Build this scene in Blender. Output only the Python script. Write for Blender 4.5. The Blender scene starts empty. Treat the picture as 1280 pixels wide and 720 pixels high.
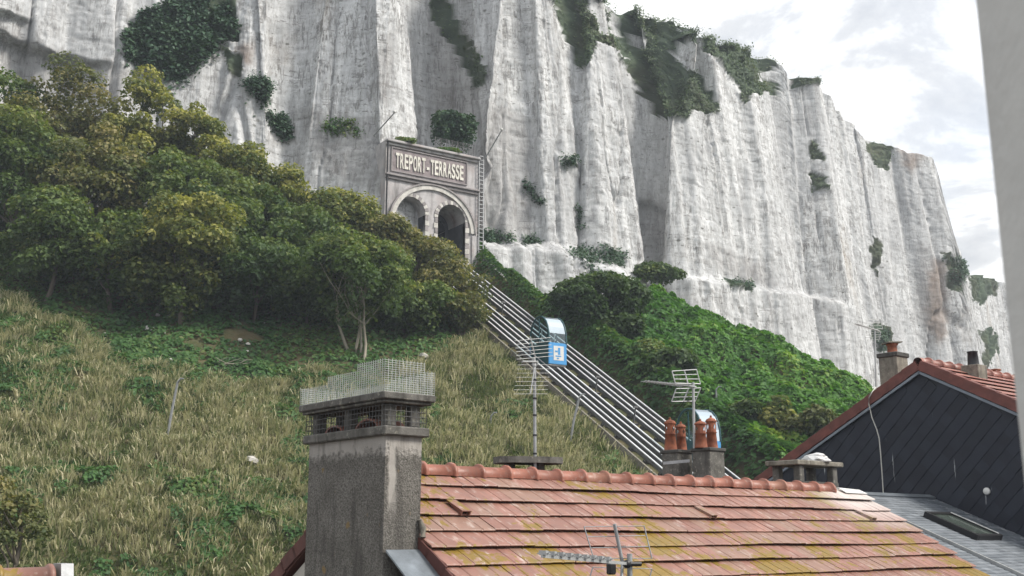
import bpy, bmesh, math, random
import numpy as np
from mathutils import Matrix, Vector

# ------------------------------------------------------------------ camera, sky, sun, exposure
SC = bpy.context.scene
COL = SC.collection
FPX = 1372.0                      # focal length in pixels of the 1280 px wide photograph
PITCH = math.atan(308.0 / FPX)    # looking up at the cliff
cp, sp = math.cos(PITCH), math.sin(PITCH)
cam = bpy.data.cameras.new("camera")
cam_o = bpy.data.objects.new("camera", cam)
COL.objects.link(cam_o)
cam.sensor_width = 36.0
cam.lens = 36.0 * FPX / 1280.0
cam.clip_start = 0.05
cam.clip_end = 3000.0
cam_o.location = (0, 0, 0)
cam_o.rotation_euler = (math.pi / 2 + PITCH, 0, 0)
cam.dof.use_dof = True
cam.dof.focus_distance = 40.0
cam.dof.aperture_fstop = 14.0
SC.camera = cam_o

SUN_AZ = math.radians(105.0)       # to the right of the view direction
SUN_EL = math.radians(43.0)
world = bpy.data.worlds.new("World")
SC.world = world
world.use_nodes = True
wt = world.node_tree
wt.nodes.clear()


def WN(t, **kw):
    n = wt.nodes.new(t)
    for k, v in kw.items():
        setattr(n, k, v)
    return n


w_out = WN("ShaderNodeOutputWorld")
w_bg = WN("ShaderNodeBackground")
w_bg.inputs["Strength"].default_value = 0.1
w_sky = WN("ShaderNodeTexSky", sky_type="NISHITA")
w_sky.sun_disc = False
w_sky.sun_elevation = SUN_EL
w_sky.sun_rotation = SUN_AZ
w_sky.air_density = 1.0
w_sky.dust_density = 2.0
w_tc = WN("ShaderNodeTexCoord")
w_sep = WN("ShaderNodeSeparateXYZ")
wt.links.new(w_tc.outputs["Generated"], w_sep.inputs[0])
w_zc = WN("ShaderNodeMath", operation="MAXIMUM")
w_zc.inputs[1].default_value = 0.0
wt.links.new(w_sep.outputs[2], w_zc.inputs[0])
w_za = WN("ShaderNodeMath", operation="ADD")
w_za.inputs[1].default_value = 0.22
wt.links.new(w_zc.outputs[0], w_za.inputs[0])
w_dx = WN("ShaderNodeMath", operation="DIVIDE")
w_dy = WN("ShaderNodeMath", operation="DIVIDE")
wt.links.new(w_sep.outputs[0], w_dx.inputs[0])
wt.links.new(w_za.outputs[0], w_dx.inputs[1])
wt.links.new(w_sep.outputs[1], w_dy.inputs[0])
wt.links.new(w_za.outputs[0], w_dy.inputs[1])
w_cmb = WN("ShaderNodeCombineXYZ")
wt.links.new(w_dx.outputs[0], w_cmb.inputs[0])
wt.links.new(w_dy.outputs[0], w_cmb.inputs[1])


def wnoise(scale, detail, rough, dist=0.0):
    n = WN("ShaderNodeTexNoise")
    n.inputs["Scale"].default_value = scale
    n.inputs["Detail"].default_value = detail
    n.inputs["Roughness"].default_value = rough
    n.inputs["Distortion"].default_value = dist
    wt.links.new(w_cmb.outputs[0], n.inputs["Vector"])
    return n


def wramp(src, stops):
    r = WN("ShaderNodeValToRGB")
    el = r.color_ramp.elements
    while len(el) < len(stops):
        el.new(0.5)
    for e, (p, c) in zip(el, stops):
        e.position = p
        e.color = (c[0], c[1], c[2], 1)
    wt.links.new(src, r.inputs[0])
    return r


n1 = wnoise(3.1, 7, 0.62, 0.35)
n2 = wnoise(1.1, 5, 0.55, 0.2)
w_mask = wramp(n2.outputs["Fac"], [(0.30, (0.78,) * 3), (0.55, (1, 1, 1))])
w_cl = wramp(n1.outputs["Fac"], [(0.30, (1.0, 1.0, 0.99)), (0.47, (0.92, 0.925, 0.93)),
                                 (0.55, (0.615, 0.625, 0.64)), (0.68, (0.46, 0.48, 0.51))])
w_mul = WN("ShaderNodeMix", data_type="RGBA", blend_type="MULTIPLY")
w_mul.inputs["Factor"].default_value = 1.0
wt.links.new(w_cl.outputs[0], w_mul.inputs["A"])
w_mul.inputs["B"].default_value = (4.62, 4.62, 4.6, 1)
w_mix = WN("ShaderNodeMix", data_type="RGBA")
wt.links.new(w_mask.outputs[0], w_mix.inputs["Factor"])
wt.links.new(w_sky.outputs[0], w_mix.inputs["A"])
wt.links.new(w_mul.outputs["Result"], w_mix.inputs["B"])
wt.links.new(w_mix.outputs["Result"], w_bg.inputs["Color"])
wt.links.new(w_bg.outputs[0], w_out.inputs[0])

sun = bpy.data.lights.new("sun", "SUN")
sun.energy = 1.5
sun.angle = math.radians(16.0)
sun.color = (1.0, 0.945, 0.86)
sun_o = bpy.data.objects.new("sun", sun)
COL.objects.link(sun_o)
sdir = Vector((math.sin(SUN_AZ) * math.cos(SUN_EL), math.cos(SUN_AZ) * math.cos(SUN_EL), math.sin(SUN_EL)))
sun_o.rotation_euler = (-sdir).to_track_quat("-Z", "Y").to_euler()
sun_o.location = sdir * 200

SC.view_settings.view_transform = "Standard"
SC.view_settings.look = "None"
SC.view_settings.exposure = 1.68
SC.view_settings.gamma = 1.0
SC.view_settings.use_curve_mapping = False
SC.render.engine = "CYCLES"
SC.cycles.use_denoising = True
SC.cycles.denoising_prefilter = "ACCURATE"
SC.cycles.max_bounces = 6
SC.cycles.diffuse_bounces = 3
SC.cycles.transparent_max_bounces = 8
SC.cycles.volume_bounces = 0
SC.cycles.caustics_reflective = False
SC.cycles.caustics_refractive = False

random.seed(7)
RNG = np.random.default_rng(7)

# ------------------------------------------------------------------ survey helpers (photo point + distance -> place)


def ray(px, py):
    u = px - 640.0
    v = 360.0 - py
    return np.array([u, FPX * cp - v * sp, FPX * sp + v * cp])


def at(px, py, Y):
    r = ray(px, py)
    return r * (Y / r[1])


def proj(P):
    P = np.asarray(P, float)
    d = P[..., 1] * cp + P[..., 2] * sp
    return 640 + FPX * P[..., 0] / d, 360 - FPX * (P[..., 2] * cp - P[..., 1] * sp) / d


def onplane(px, py, p0, n):
    r = ray(px, py)
    return r * (np.dot(p0, n) / np.dot(r, n))


# ------------------------------------------------------------------ numpy value noise
_PERM = np.random.default_rng(3).random(65536)


def _h(ix, iy, iz):
    k = (ix * 374761393 + iy * 668265263 + iz * 2147483647 + 1274126177) & 0xFFFFFFFF
    k = ((k ^ (k >> 13)) * 1274126177) & 0xFFFFFFFF
    return _PERM[(k ^ (k >> 16)) & 65535]


def vnoise(x, y, z=0.0):
    x, y, z = np.broadcast_arrays(np.asarray(x, float), np.asarray(y, float), np.asarray(z, float))
    fx, fy, fz = np.floor(x), np.floor(y), np.floor(z)
    ix, iy, iz = fx.astype(np.int64), fy.astype(np.int64), fz.astype(np.int64)
    tx, ty, tz = x - fx, y - fy, z - fz
    tx = tx * tx * (3 - 2 * tx)
    ty = ty * ty * (3 - 2 * ty)
    tz = tz * tz * (3 - 2 * tz)
    r = 0
    for a in (0, 1):
        wx = tx if a else 1 - tx
        for b in (0, 1):
            wy = ty if b else 1 - ty
            for c in (0, 1):
                wz = tz if c else 1 - tz
                r = r + _h(ix + a, iy + b, iz + c) * wx * wy * wz
    return r * 2 - 1


def fbm(x, y, z=0.0, o=4, g=0.5):
    r, a, f = 0, 1.0, 1.0
    for i in range(o):
        r = r + a * vnoise(x * f + 17.3 * i, y * f - 9.1 * i, z * f + 4.7 * i)
        a *= g
        f *= 2.03
    return r


def sstep(a, b, x):
    t = np.clip((x - a) / (b - a), 0, 1)
    return t * t * (3 - 2 * t)


def inpoly(x, y, poly):
    c = np.zeros(np.shape(x), bool)
    n = len(poly)
    for i in range(n):
        x0, y0 = poly[i]
        x1, y1 = poly[(i + 1) % n]
        if y0 == y1:
            continue
        hit = ((y0 > y) != (y1 > y)) & (x < (x1 - x0) * (y - y0) / (y1 - y0) + x0)
        c ^= hit
    return c


# ------------------------------------------------------------------ materials
def new_mat(name):
    m = bpy.data.materials.new(name)
    m.use_nodes = True
    nt = m.node_tree
    nt.nodes.clear()
    out = nt.nodes.new("ShaderNodeOutputMaterial")
    return m, nt, out


class G:
    """small wrapper for writing node graphs"""

    def __init__(s, nt):
        s.nt = nt

    def n(s, t, _ins=None, **kw):
        n = s.nt.nodes.new(t)
        for k, v in kw.items():
            setattr(n, k, v)
        for k, v in (_ins or {}).items():
            s.set(n.inputs[k], v)
        return n

    def set(s, sock, v):
        if isinstance(v, bpy.types.NodeSocket):
            s.nt.links.new(v, sock)
        elif isinstance(v, (tuple, list)) and len(v) == 3 and sock.type == "RGBA":
            sock.default_value = (v[0], v[1], v[2], 1)
        else:
            sock.default_value = v

    def mix(s, f, a, b, blend="MIX"):
        n = s.n("ShaderNodeMix", data_type="RGBA", blend_type=blend)
        s.set(n.inputs["Factor"], f)
        s.set(n.inputs["A"], a)
        s.set(n.inputs["B"], b)
        return n.outputs["Result"]

    def math(s, op, a, b=0.0, clamp=False):
        n = s.n("ShaderNodeMath", operation=op, use_clamp=clamp)
        s.set(n.inputs[0], a)
        s.set(n.inputs[1], b)
        return n.outputs[0]

    def noise(s, vec, scale, detail=4, rough=0.55, dist=0.0):
        n = s.n("ShaderNodeTexNoise", {"Scale": scale, "Detail": detail, "Roughness": rough, "Distortion": dist})
        if vec is not None:
            s.set(n.inputs["Vector"], vec)
        return n.outputs["Fac"]

    def ramp(s, f, stops, interp="LINEAR"):
        n = s.n("ShaderNodeValToRGB")
        n.color_ramp.interpolation = interp
        el = n.color_ramp.elements
        while len(el) < len(stops):
            el.new(0.5)
        for e, (p, c) in zip(el, stops):
            e.position = p
            if not isinstance(c, (tuple, list)):
                c = (c, c, c)
            e.color = (c[0], c[1], c[2], 1)
        s.set(n.inputs[0], f)
        return n.outputs[0]

    def vscale(s, vec, sc):
        n = s.n("ShaderNodeVectorMath", operation="MULTIPLY")
        s.set(n.inputs[0], vec)
        n.inputs[1].default_value = sc
        return n.outputs[0]

    def pos(s):
        return s.n("ShaderNodeNewGeometry").outputs["Position"]

    def attr(s, name):
        return s.n("ShaderNodeAttribute", attribute_name=name).outputs["Fac"]

    def attrc(s, name):
        return s.n("ShaderNodeAttribute", attribute_name=name).outputs["Color"]

    def rnd(s):
        return s.n("ShaderNodeObjectInfo").outputs["Random"]

    def bump(s, h, strength=0.3, dist=0.05, normal=None):
        n = s.n("ShaderNodeBump", {"Strength": strength, "Distance": dist, "Height": h})
        if normal is not None:
            s.set(n.inputs["Normal"], normal)
        return n.outputs[0]

    def frame(s, a, b, c=(0, 0, 1)):
        """position expressed along three axes"""
        p = s.pos()
        o = []
        for ax in (a, b, c):
            d = s.n("ShaderNodeVectorMath", operation="DOT_PRODUCT")
            s.set(d.inputs[0], p)
            d.inputs[1].default_value = tuple(float(q) for q in ax)
            o.append(d.outputs["Value"])
        c_ = s.n("ShaderNodeCombineXYZ", {"X": o[0], "Y": o[1], "Z": o[2]})
        return c_.outputs[0], o


def principled(g, out, base, rough=0.7, normal=None, metal=0.0, spec=0.4, **kw):
    b = g.n("ShaderNodeBsdfPrincipled")
    g.set(b.inputs["Base Color"], base)
    g.set(b.inputs["Roughness"], rough)
    g.set(b.inputs["Metallic"], metal)
    g.set(b.inputs["Specular IOR Level"], spec)
    if normal is not None:
        g.set(b.inputs["Normal"], normal)
    for k, v in kw.items():
        g.set(b.inputs[k], v)
    g.nt.links.new(b.outputs[0], out.inputs[0])
    return b


def simple(name, col, rough=0.6, metal=0.0, var=0.25, nscale=6.0, bump=0.15, spec=0.4, bdist=0.01):
    m, nt, out = new_mat(name)
    g = G(nt)
    p = g.pos()
    n = g.noise(p, nscale, 5, 0.6)
    r = g.rnd()
    f = g.math("MULTIPLY_ADD", n, 1.0)
    dark = tuple(c * (1 - var) for c in col)
    lite = tuple(min(1, c * (1 + var)) for c in col)
    c = g.mix(g.ramp(n, [(0.3, 0.0), (0.7, 1.0)]), dark, lite)
    c = g.mix(g.math("MULTIPLY", r, 0.35), c, tuple(x * 0.75 for x in col))
    nn = g.bump(g.noise(p, nscale * 6, 3, 0.6), bump, bdist) if bump else None
    principled(g, out, c, rough, nn, metal, spec)
    return m


M = {}


def mat_chalk():
    m, nt, out = new_mat("chalk")
    g = G(nt)
    p = g.pos()
    veg = g.attr("veg")
    soil = g.attr("soil")
    dirt_shade = g.attr("dirt_shade")
    streak = g.noise(g.vscale(p, (0.55, 0.55, 0.05)), 1.7, 7, 0.66, 0.5)
    fine = g.noise(g.vscale(p, (1, 1, 0.22)), 2.2, 8, 0.72, 0.4)
    bed = g.noise(g.vscale(p, (0.06, 0.06, 1.0)), 1.5, 6, 0.72, 0.12)
    big = g.noise(p, 0.07, 4, 0.5)
    mott = g.noise(p, 1.3, 8, 0.75, 0.2)
    c = g.mix(g.ramp(streak, [(0.38, 0.0), (0.60, 1.0)]), (0.405, 0.415, 0.425), (0.64, 0.65, 0.655))
    c = g.mix(g.ramp(mott, [(0.30, 0.45), (0.48, 0.0)]), c, (0.27, 0.265, 0.26))
    c = g.mix(g.ramp(fine, [(0.36, 0.8), (0.47, 0.0)]), c, (0.25, 0.245, 0.24))
    c = g.mix(g.ramp(bed, [(0.38, 0.32), (0.44, 0.0)]), c, (0.29, 0.285, 0.275))
    # hairline joints: upright cracks and short level partings, dark with dirt
    wv = g.n("ShaderNodeVectorMath", operation="ADD")
    g.set(wv.inputs[0], g.vscale(p, (1, 1, 0.16)))
    dn_ = g.n("ShaderNodeTexNoise", {"Scale": 0.8, "Detail": 4.0})
    g.set(dn_.inputs["Vector"], p)
    g.set(wv.inputs[1], g.vscale(dn_.outputs["Color"], (0.9, 0.9, 0.35)))
    v1 = g.n("ShaderNodeTexVoronoi", {"Scale": 0.62}, feature="DISTANCE_TO_EDGE")
    g.set(v1.inputs["Vector"], wv.outputs[0])
    crk = g.ramp(v1.outputs["Distance"], [(0.006, 1.0), (0.028, 0.0)])
    wv2 = g.n("ShaderNodeVectorMath", operation="ADD")
    g.set(wv2.inputs[0], g.vscale(p, (0.3, 0.3, 1.25)))
    g.set(wv2.inputs[1], g.vscale(dn_.outputs["Color"], (0.5, 0.5, 0.5)))
    v2 = g.n("ShaderNodeTexVoronoi", {"Scale": 0.9}, feature="DISTANCE_TO_EDGE")
    g.set(v2.inputs["Vector"], wv2.outputs[0])
    prt = g.math("MULTIPLY", g.ramp(v2.outputs["Distance"], [(0.004, 1.0), (0.03, 0.0)]), g.ramp(g.noise(p, 0.5, 4, 0.6), [(0.47, 0.0), (0.56, 1.0)]))
    ck = g.math("MULTIPLY", g.math("MAXIMUM", g.math("MULTIPLY", crk, g.ramp(g.noise(p, 0.35, 4, 0.6), [(0.42, 0.0), (0.55, 1.0)])), prt), 0.15)
    c = g.mix(ck, c, (0.17, 0.16, 0.15))
    face = g.ramp(g.noise(g.vscale(p, (1, 1, 0.35)), 0.16, 4, 0.6, 0.4), [(0.42, 0.45), (0.58, 1.0)])   # some faces are clean, some shattered
    def lines(scl, scale, width, dist=0.3, detail=5):
        nn_ = g.noise(g.vscale(p, scl), scale, detail, 0.6, dist)
        return g.ramp(g.math("ABSOLUTE", g.math("SUBTRACT", nn_, 0.5)), [(width * .35, 1.0), (width, 0.0)])
    vl = g.math("MULTIPLY", lines((1, 1, 0.09), 1.1, 0.026), g.ramp(g.noise(p, 0.45, 4, 0.6), [(0.46, 0.0), (0.56, 1.0)]))
    vl2 = g.math("MULTIPLY", lines((1, 1, 0.12), 2.3, 0.048), g.ramp(g.noise(p, 0.8, 4, 0.65), [(0.50, 0.0), (0.60, 1.0)]))
    hl = g.math("MULTIPLY", lines((0.2, 0.2, 1.5), 1.0, 0.034), g.ramp(g.noise(p, 0.9, 5, 0.65), [(0.52, 0.0), (0.60, 1.0)]))
    c = g.mix(g.math("MULTIPLY", g.math("MULTIPLY", g.math("MAXIMUM", g.math("MAXIMUM", vl, vl2), hl), face), 0.85), c, (0.15, 0.145, 0.14))
    pit = g.math("MULTIPLY", g.ramp(g.noise(g.vscale(p, (1, 1, 0.7)), 3.2, 3, 0.6), [(0.635, 0.0), (0.67, 1.0)]), g.ramp(g.noise(p, 0.3, 4, 0.6), [(0.44, 0.0), (0.56, 1.0)]))
    c = g.mix(g.math("MULTIPLY", pit, 0.7), c, (0.16, 0.155, 0.145))
    sc_ = g.noise(g.vscale(p, (1, 1, 0.5)), 5.0, 6, 0.75)
    c = g.mix(g.math("MULTIPLY", g.ramp(sc_, [(0.36, 0.7), (0.47, 0.0)]), face), c, (0.31, 0.305, 0.295))
    fb = g.n("ShaderNodeTexWave", {"Scale": 0.30, "Distortion": 1.2, "Detail": 3.0, "Detail Scale": 0.6}, wave_type="BANDS", bands_direction="Z")
    g.set(fb.inputs["Vector"], p)
    fl = g.math("MULTIPLY", g.ramp(fb.outputs["Fac"], [(0.965, 0.0), (0.99, 1.0)]), g.ramp(g.noise(g.vscale(p, (1, 1, .3)), 2.6, 4, 0.7), [(0.52, 0.0), (0.60, 1.0)]))
    c = g.mix(g.math("MULTIPLY", fl, 0.7), c, (0.15, 0.14, 0.13))
    # warm ochre and iron washes
    och = g.noise(g.vscale(p, (1, 1, 0.35)), 0.16, 5, 0.6, 0.5)
    c = g.mix(g.ramp(och, [(0.60, 0.0), (0.76, 0.5)]), c, (0.38, 0.31, 0.235))
    c = g.mix(g.ramp(big, [(0.42, 0.35), (0.6, 0.0)]), c, (0.33, 0.335, 0.345))
    # flint nodules and holes: dark dots strung along the beds
    v = g.n("ShaderNodeTexVoronoi", {"Scale": 0.75, "Randomness": 1.0})
    g.set(v.inputs["Vector"], g.vscale(p, (1.0, 1.0, 1.6)))
    dots = g.ramp(v.outputs["Distance"], [(0.10, 1.0), (0.17, 0.0)])
    pick = g.ramp(g.noise(p, 0.23, 3, 0.6), [(0.50, 0.0), (0.58, 1.0)])
    c = g.mix(g.math("MULTIPLY", g.math("MULTIPLY", dots, pick), 0.75), c, (0.10, 0.10, 0.085))
    c = g.mix(g.math("MULTIPLY", dirt_shade, g.ramp(fine, [(0.3, 1.0), (0.7, 0.45)])), c, (0.20, 0.19, 0.185))  # soiling and painted hollow shade darken the chalk colour
    sn = g.noise(p, 0.8, 6, 0.7)
    c = g.mix(g.math("MULTIPLY", soil, g.ramp(sn, [(0.3, 1.0), (0.75, 0.5)])), c, (0.17, 0.115, 0.08))
    # turf
    tn = g.noise(p, 0.45, 7, 0.7)
    tb = g.noise(p, 0.12, 4, 0.6)
    turf = g.mix(g.ramp(tn, [(0.35, 0.0), (0.68, 1.0)]), (0.045, 0.064, 0.046), (0.082, 0.108, 0.068))
    turf = g.mix(g.ramp(tb, [(0.45, 0.0), (0.68, 0.65)]), turf, (0.075, 0.066, 0.042))
    c = g.mix(veg, c, turf)
    hb = g.math("SUBTRACT", g.math("ADD", g.math("MULTIPLY", fine, 0.5), g.math("MULTIPLY", mott, 0.6)), g.math("MULTIPLY", ck, 0.5))
    nn = g.bump(hb, 0.6, 0.14)
    principled(g, out, c, 0.92, nn, 0, 0.15)
    return m


def mat_ground():
    m, nt, out = new_mat("hillside_soil")
    g = G(nt)
    p = g.pos()
    n = g.noise(p, 0.5, 7, 0.7)
    n2 = g.noise(p, 3.0, 5, 0.7)
    c = g.mix(g.ramp(n, [(0.38, 0.0), (0.62, 1.0)]), (0.045, 0.06, 0.025), (0.12, 0.10, 0.055))
    c = g.mix(g.ramp(n2, [(0.62, 0.0), (0.8, 0.8)]), c, (0.27, 0.24, 0.18))
    principled(g, out, c, 0.95, g.bump(n2, 0.6, 0.1), 0, 0.1)
    return m


def mat_leaf(name, dark, lite, third=None, transl=0.35, warm=(1.2, 1.3, 0.6)):
    """two-sided leaf: per-leaf tint 't' in 0..1 picks a colour of the plant"""
    m, nt, out = new_mat(name)
    g = G(nt)
    t = g.attr("tint")
    stops = [(0.0, dark), (0.65, lite)]
    stops.append((1.0, third if third else lite))
    c = g.ramp(t, stops)
    b = g.n("ShaderNodeBsdfPrincipled", {"Base Color": c, "Roughness": 0.55, "Specular IOR Level": 0.25})
    tr = g.n("ShaderNodeBsdfTranslucent")
    tc = g.mix(1.0, c, warm, "MULTIPLY")
    g.set(tr.inputs["Color"], tc)
    mx = g.n("ShaderNodeMixShader", {"Fac": transl})
    nt.links.new(b.outputs[0], mx.inputs[1])
    nt.links.new(tr.outputs[0], mx.inputs[2])
    nt.links.new(mx.outputs[0], out.inputs[0])
    return m


def mat_bark(name, col):
    m, nt, out = new_mat(name)
    g = G(nt)
    p = g.pos()
    n = g.noise(g.vscale(p, (1, 1, 0.25)), 9, 5, 0.7)
    c = g.mix(n, tuple(x * 0.55 for x in col), tuple(x * 1.25 for x in col))
    principled(g, out, c, 0.9, g.bump(n, 0.6, 0.03), 0, 0.1)
    return m


RD = np.array([.769, .64, 0.0])
RD /= np.linalg.norm(RD)                     # ridge direction of the houses
HD = np.array([RD[1], -RD[0], 0.0])          # level direction towards the eaves
ZU = np.array([0, 0, 1.0])


def mat_tile(name, base, lichen=1.0, white=0.5, spec=0.45):
    m, nt, out = new_mat(name)
    g = G(nt)
    p, o = g.frame(RD, HD)
    r = g.rnd()
    n = g.noise(g.vscale(p, (1, 0.35, 1)), 9, 5, 0.6)
    c = g.mix(g.ramp(n, [(0.3, 0.0), (0.7, 1.0)]), tuple(x * 0.78 for x in base), tuple(min(1, x * 1.2) for x in base))
    c = g.mix(g.math("MULTIPLY", g.math("GREATER_THAN", r, 0.72), 0.55), c, (base[0] * .9, base[1] * 1.2, base[2] * 1.15))
    c = g.mix(g.math("MULTIPLY", g.math("LESS_THAN", r, 0.3), 0.45), c, tuple(x * 0.72 for x in base))
    st = g.noise(g.vscale(p, (1, 0.12, 1)), 14, 4, 0.6)
    c = g.mix(g.ramp(st, [(0.56, 0.0), (0.75, white)]), c, (0.50, 0.43, 0.39))
    c = g.mix(g.ramp(st, [(0.30, 0.5), (0.42, 0.0)]), c, (0.17, 0.10, 0.075))
    if lichen:
        zone = g.noise(g.vscale(p, (1, 1, 1)), 0.8, 4, 0.65, 0.3)
        low = g.n("ShaderNodeMapRange", {"Value": o[1], "From Min": -9.6, "From Max": -8.3, "To Min": -0.015, "To Max": 0.02}).outputs[0]
        zl = g.math("ADD", zone, low)
        pat = g.noise(g.vscale(p, (1.0, 0.5, 1)), 9.5, 5, 0.68, 0.8)
        thr = g.math("SUBTRACT", g.math("ADD", pat, g.math("MULTIPLY", zl, 1.9)), 1.555)
        lf = g.ramp(g.math("MULTIPLY", thr, 22.0), [(0.1, 0.0), (0.3, 1.0)])
        lc = g.mix(g.noise(p, 22, 3, 0.6), (0.12, 0.08, 0.015), (0.27, 0.165, 0.02))
        lc = g.mix(g.ramp(g.noise(p, 5, 3, 0.6), [(0.5, 0), (0.7, 0.4)]), lc, (0.14, 0.115, 0.04))
        c = g.mix(g.math("MULTIPLY", lf, lichen), c, lc)
        moss = g.ramp(g.noise(g.vscale(p, (1, 0.5, 1)), 2.1, 4, 0.6), [(0.6, 0.0), (0.8, 0.2)])
        c = g.mix(moss, c, (0.27, 0.235, 0.15))
        # bird lime and mortar wash near the right-hand end
        end = g.ramp(g.math("MULTIPLY_ADD", g.noise(g.vscale(p, (1, 0.1, 1)), 6, 4, 0.6), 1.0), [(0.52, 0), (0.66, 0.55)])
        en = g.n("ShaderNodeMapRange", {"Value": o[0], "From Min": 13.8, "From Max": 14.6}).outputs[0]
        up = g.n("ShaderNodeMapRange", {"Value": o[1], "From Min": -8.9, "From Max": -9.7}).outputs[0]
        c = g.mix(g.math("MULTIPLY", end, g.math("MULTIPLY", en, up)), c, (0.72, 0.70, 0.68))
    principled(g, out, c, g.ramp(n, [(0.3, 0.42), (0.7, 0.62)]), g.bump(g.noise(p, 60, 3, 0.6), 0.25, 0.004), 0, spec)
    return m


def mat_roughcast():
    m, nt, out = new_mat("roughcast")
    g = G(nt)
    p = g.pos()
    o = g.n("ShaderNodeSeparateXYZ")
    g.set(o.inputs[0], p)
    pb = g.noise(p, 55, 4, 0.7, 0.5)
    pb2 = g.noise(p, 17, 4, 0.6)
    c = g.mix(g.ramp(pb, [(0.38, 0.0), (0.62, 1.0)]), (0.10, 0.094, 0.085), (0.275, 0.262, 0.24))
    c = g.mix(g.ramp(g.noise(p, 3.0, 4, 0.6), [(0.35, 0.45), (0.6, 0.0)]), c, (0.09, 0.085, 0.075))
    spots = g.ramp(g.noise(p, 5.5, 3, 0.5), [(0.67, 0.0), (0.73, 0.75)])
    c = g.mix(spots, c, (0.27, 0.18, 0.07))
    # smooth mortar: a band under the cap and a repaired strip by the corner
    zz = g.math("ADD", o.outputs[2], g.math("MULTIPLY", pb2, 0.35))
    band = g.n("ShaderNodeMapRange", {"Value": zz, "From Min": 0.90, "From Max": 0.99}).outputs[0]
    d = g.n("ShaderNodeVectorMath", operation="DOT_PRODUCT")
    g.set(d.inputs[0], p)
    d.inputs[1].default_value = tuple(RD)
    rr = g.math("ABSOLUTE", g.math("SUBTRACT", g.math("ADD", d.outputs["Value"], g.math("MULTIPLY", g.noise(p, 4, 4, 0.6), 0.10)), 5.91 + 0.05))
    strip = g.n("ShaderNodeMapRange", {"Value": rr, "From Min": 0.06, "From Max": 0.03}).outputs[0]
    strip = g.math("MULTIPLY", strip, g.n("ShaderNodeMapRange", {"Value": zz, "From Min": 0.25, "From Max": 0.5}).outputs[0])
    f = g.math("MAXIMUM", band, strip)
    mort = g.mix(g.noise(p, 7, 5, 0.65), (0.25, 0.235, 0.215), (0.38, 0.36, 0.335))
    wash = g.noise(g.vscale(p, (1, 1, 0.2)), 7, 5, 0.6)
    c = g.mix(f, c, mort)
    c = g.mix(g.ramp(wash, [(0.36, 0.5), (0.47, 0)]), c, (0.075, 0.07, 0.065))
    h = g.math("MULTIPLY", pb, g.math("SUBTRACT", 1.0, g.math("MULTIPLY", f, 0.9)))
    principled(g, out, c, 0.95, g.bump(h, 1.0, 0.03), 0, 0.15)
    return m


def mat_concrete(name, base, lich=0.3):
    m, nt, out = new_mat(name)
    g = G(nt)
    p = g.pos()
    n = g.noise(p, 7, 6, 0.68)
    c = g.mix(g.ramp(n, [(0.3, 0.0), (0.7, 1.0)]), tuple(x * 0.55 for x in base), tuple(x * 1.3 for x in base))
    dr = g.noise(g.vscale(p, (1, 1, 0.15)), 9, 4, 0.6)
    c = g.mix(g.ramp(dr, [(0.34, 0.6), (0.5, 0)]), c, tuple(x * 0.4 for x in base))
    li = g.ramp(g.noise(p, 16, 4, 0.6), [(0.58, 0), (0.66, lich)])
    c = g.mix(li, c, (0.40, 0.39, 0.33))
    principled(g, out, c, 0.92, g.bump(g.noise(p, 50, 4, 0.7), 0.6, 0.01), 0, 0.15)
    return m


def mat_slate_dark():
    m, nt, out = new_mat("dark_slate")
    g = G(nt)
    p, o = g.frame(RD, HD)
    r = g.rnd()
    c = g.mix(r, (0.007, 0.009, 0.017), (0.016, 0.020, 0.032))
    n = g.noise(p, 3.5, 5, 0.6)
    c = g.mix(g.ramp(n, [(0.45, 0), (0.75, 0.5)]), c, (0.02, 0.025, 0.035))
    # streaks of bird lime
    s = g.noise(g.vscale(p, (1, 7.0, 0.55)), 2.4, 3, 0.5)
    s2 = g.noise(g.vscale(p, (1, 1, 1)), 1.6, 3, 0.5)
    f = g.math("MULTIPLY", g.ramp(s, [(0.70, 0), (0.74, 0.8)]), g.ramp(s2, [(0.5, 0), (0.58, 1)]))
    c = g.mix(f, c, (0.45, 0.46, 0.47))
    principled(g, out, c, 0.55, g.bump(g.noise(p, 40, 3, 0.6), 0.2, 0.004), 0, 0.3)
    return m


def mat_shingle():
    m, nt, out = new_mat("grey_shingle")
    g = G(nt)
    p, o = g.frame(RD, HD)
    t = g.attr("tint")
    c = g.mix(t, (0.085, 0.10, 0.118), (0.18, 0.20, 0.225))
    n = g.noise(g.vscale(p, (1, 0.3, 1)), 8, 5, 0.65)
    c = g.mix(g.ramp(n, [(0.35, 0.5), (0.55, 0)]), c, (0.065, 0.075, 0.09))
    wl = g.noise(p, 6.5, 4, 0.6)
    near = g.n("ShaderNodeMapRange", {"Value": o[0], "From Min": 18.9, "From Max": 19.8}).outputs[0]
    c = g.mix(g.math("MULTIPLY", near, g.ramp(wl, [(0.56, 0), (0.66, 0.8)])), c, (0.5, 0.51, 0.52))
    principled(g, out, c, 0.5, g.bump(g.noise(p, 45, 3, 0.6), 0.25, 0.004), 0, 0.5)
    return m


def mat_glass(name, tint=(0.75, 0.85, 0.88), alpha=0.35):
    m, nt, out = new_mat(name)
    g = G(nt)
    gl = g.n("ShaderNodeBsdfGlossy", {"Color": (0.62, 0.7, 0.75, 1), "Roughness": 0.05})
    tr = g.n("ShaderNodeBsdfTransparent", {"Color": (*tint, 1)})
    fr = g.n("ShaderNodeFresnel", {"IOR": 1.5})
    f = g.math("ADD", fr.outputs[0], alpha * 0.3, True)
    mx = g.n("ShaderNodeMixShader", {"Fac": f})
    nt.links.new(tr.outputs[0], mx.inputs[1])
    nt.links.new(gl.outputs[0], mx.inputs[2])
    nt.links.new(mx.outputs[0], out.inputs[0])
    return m


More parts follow.
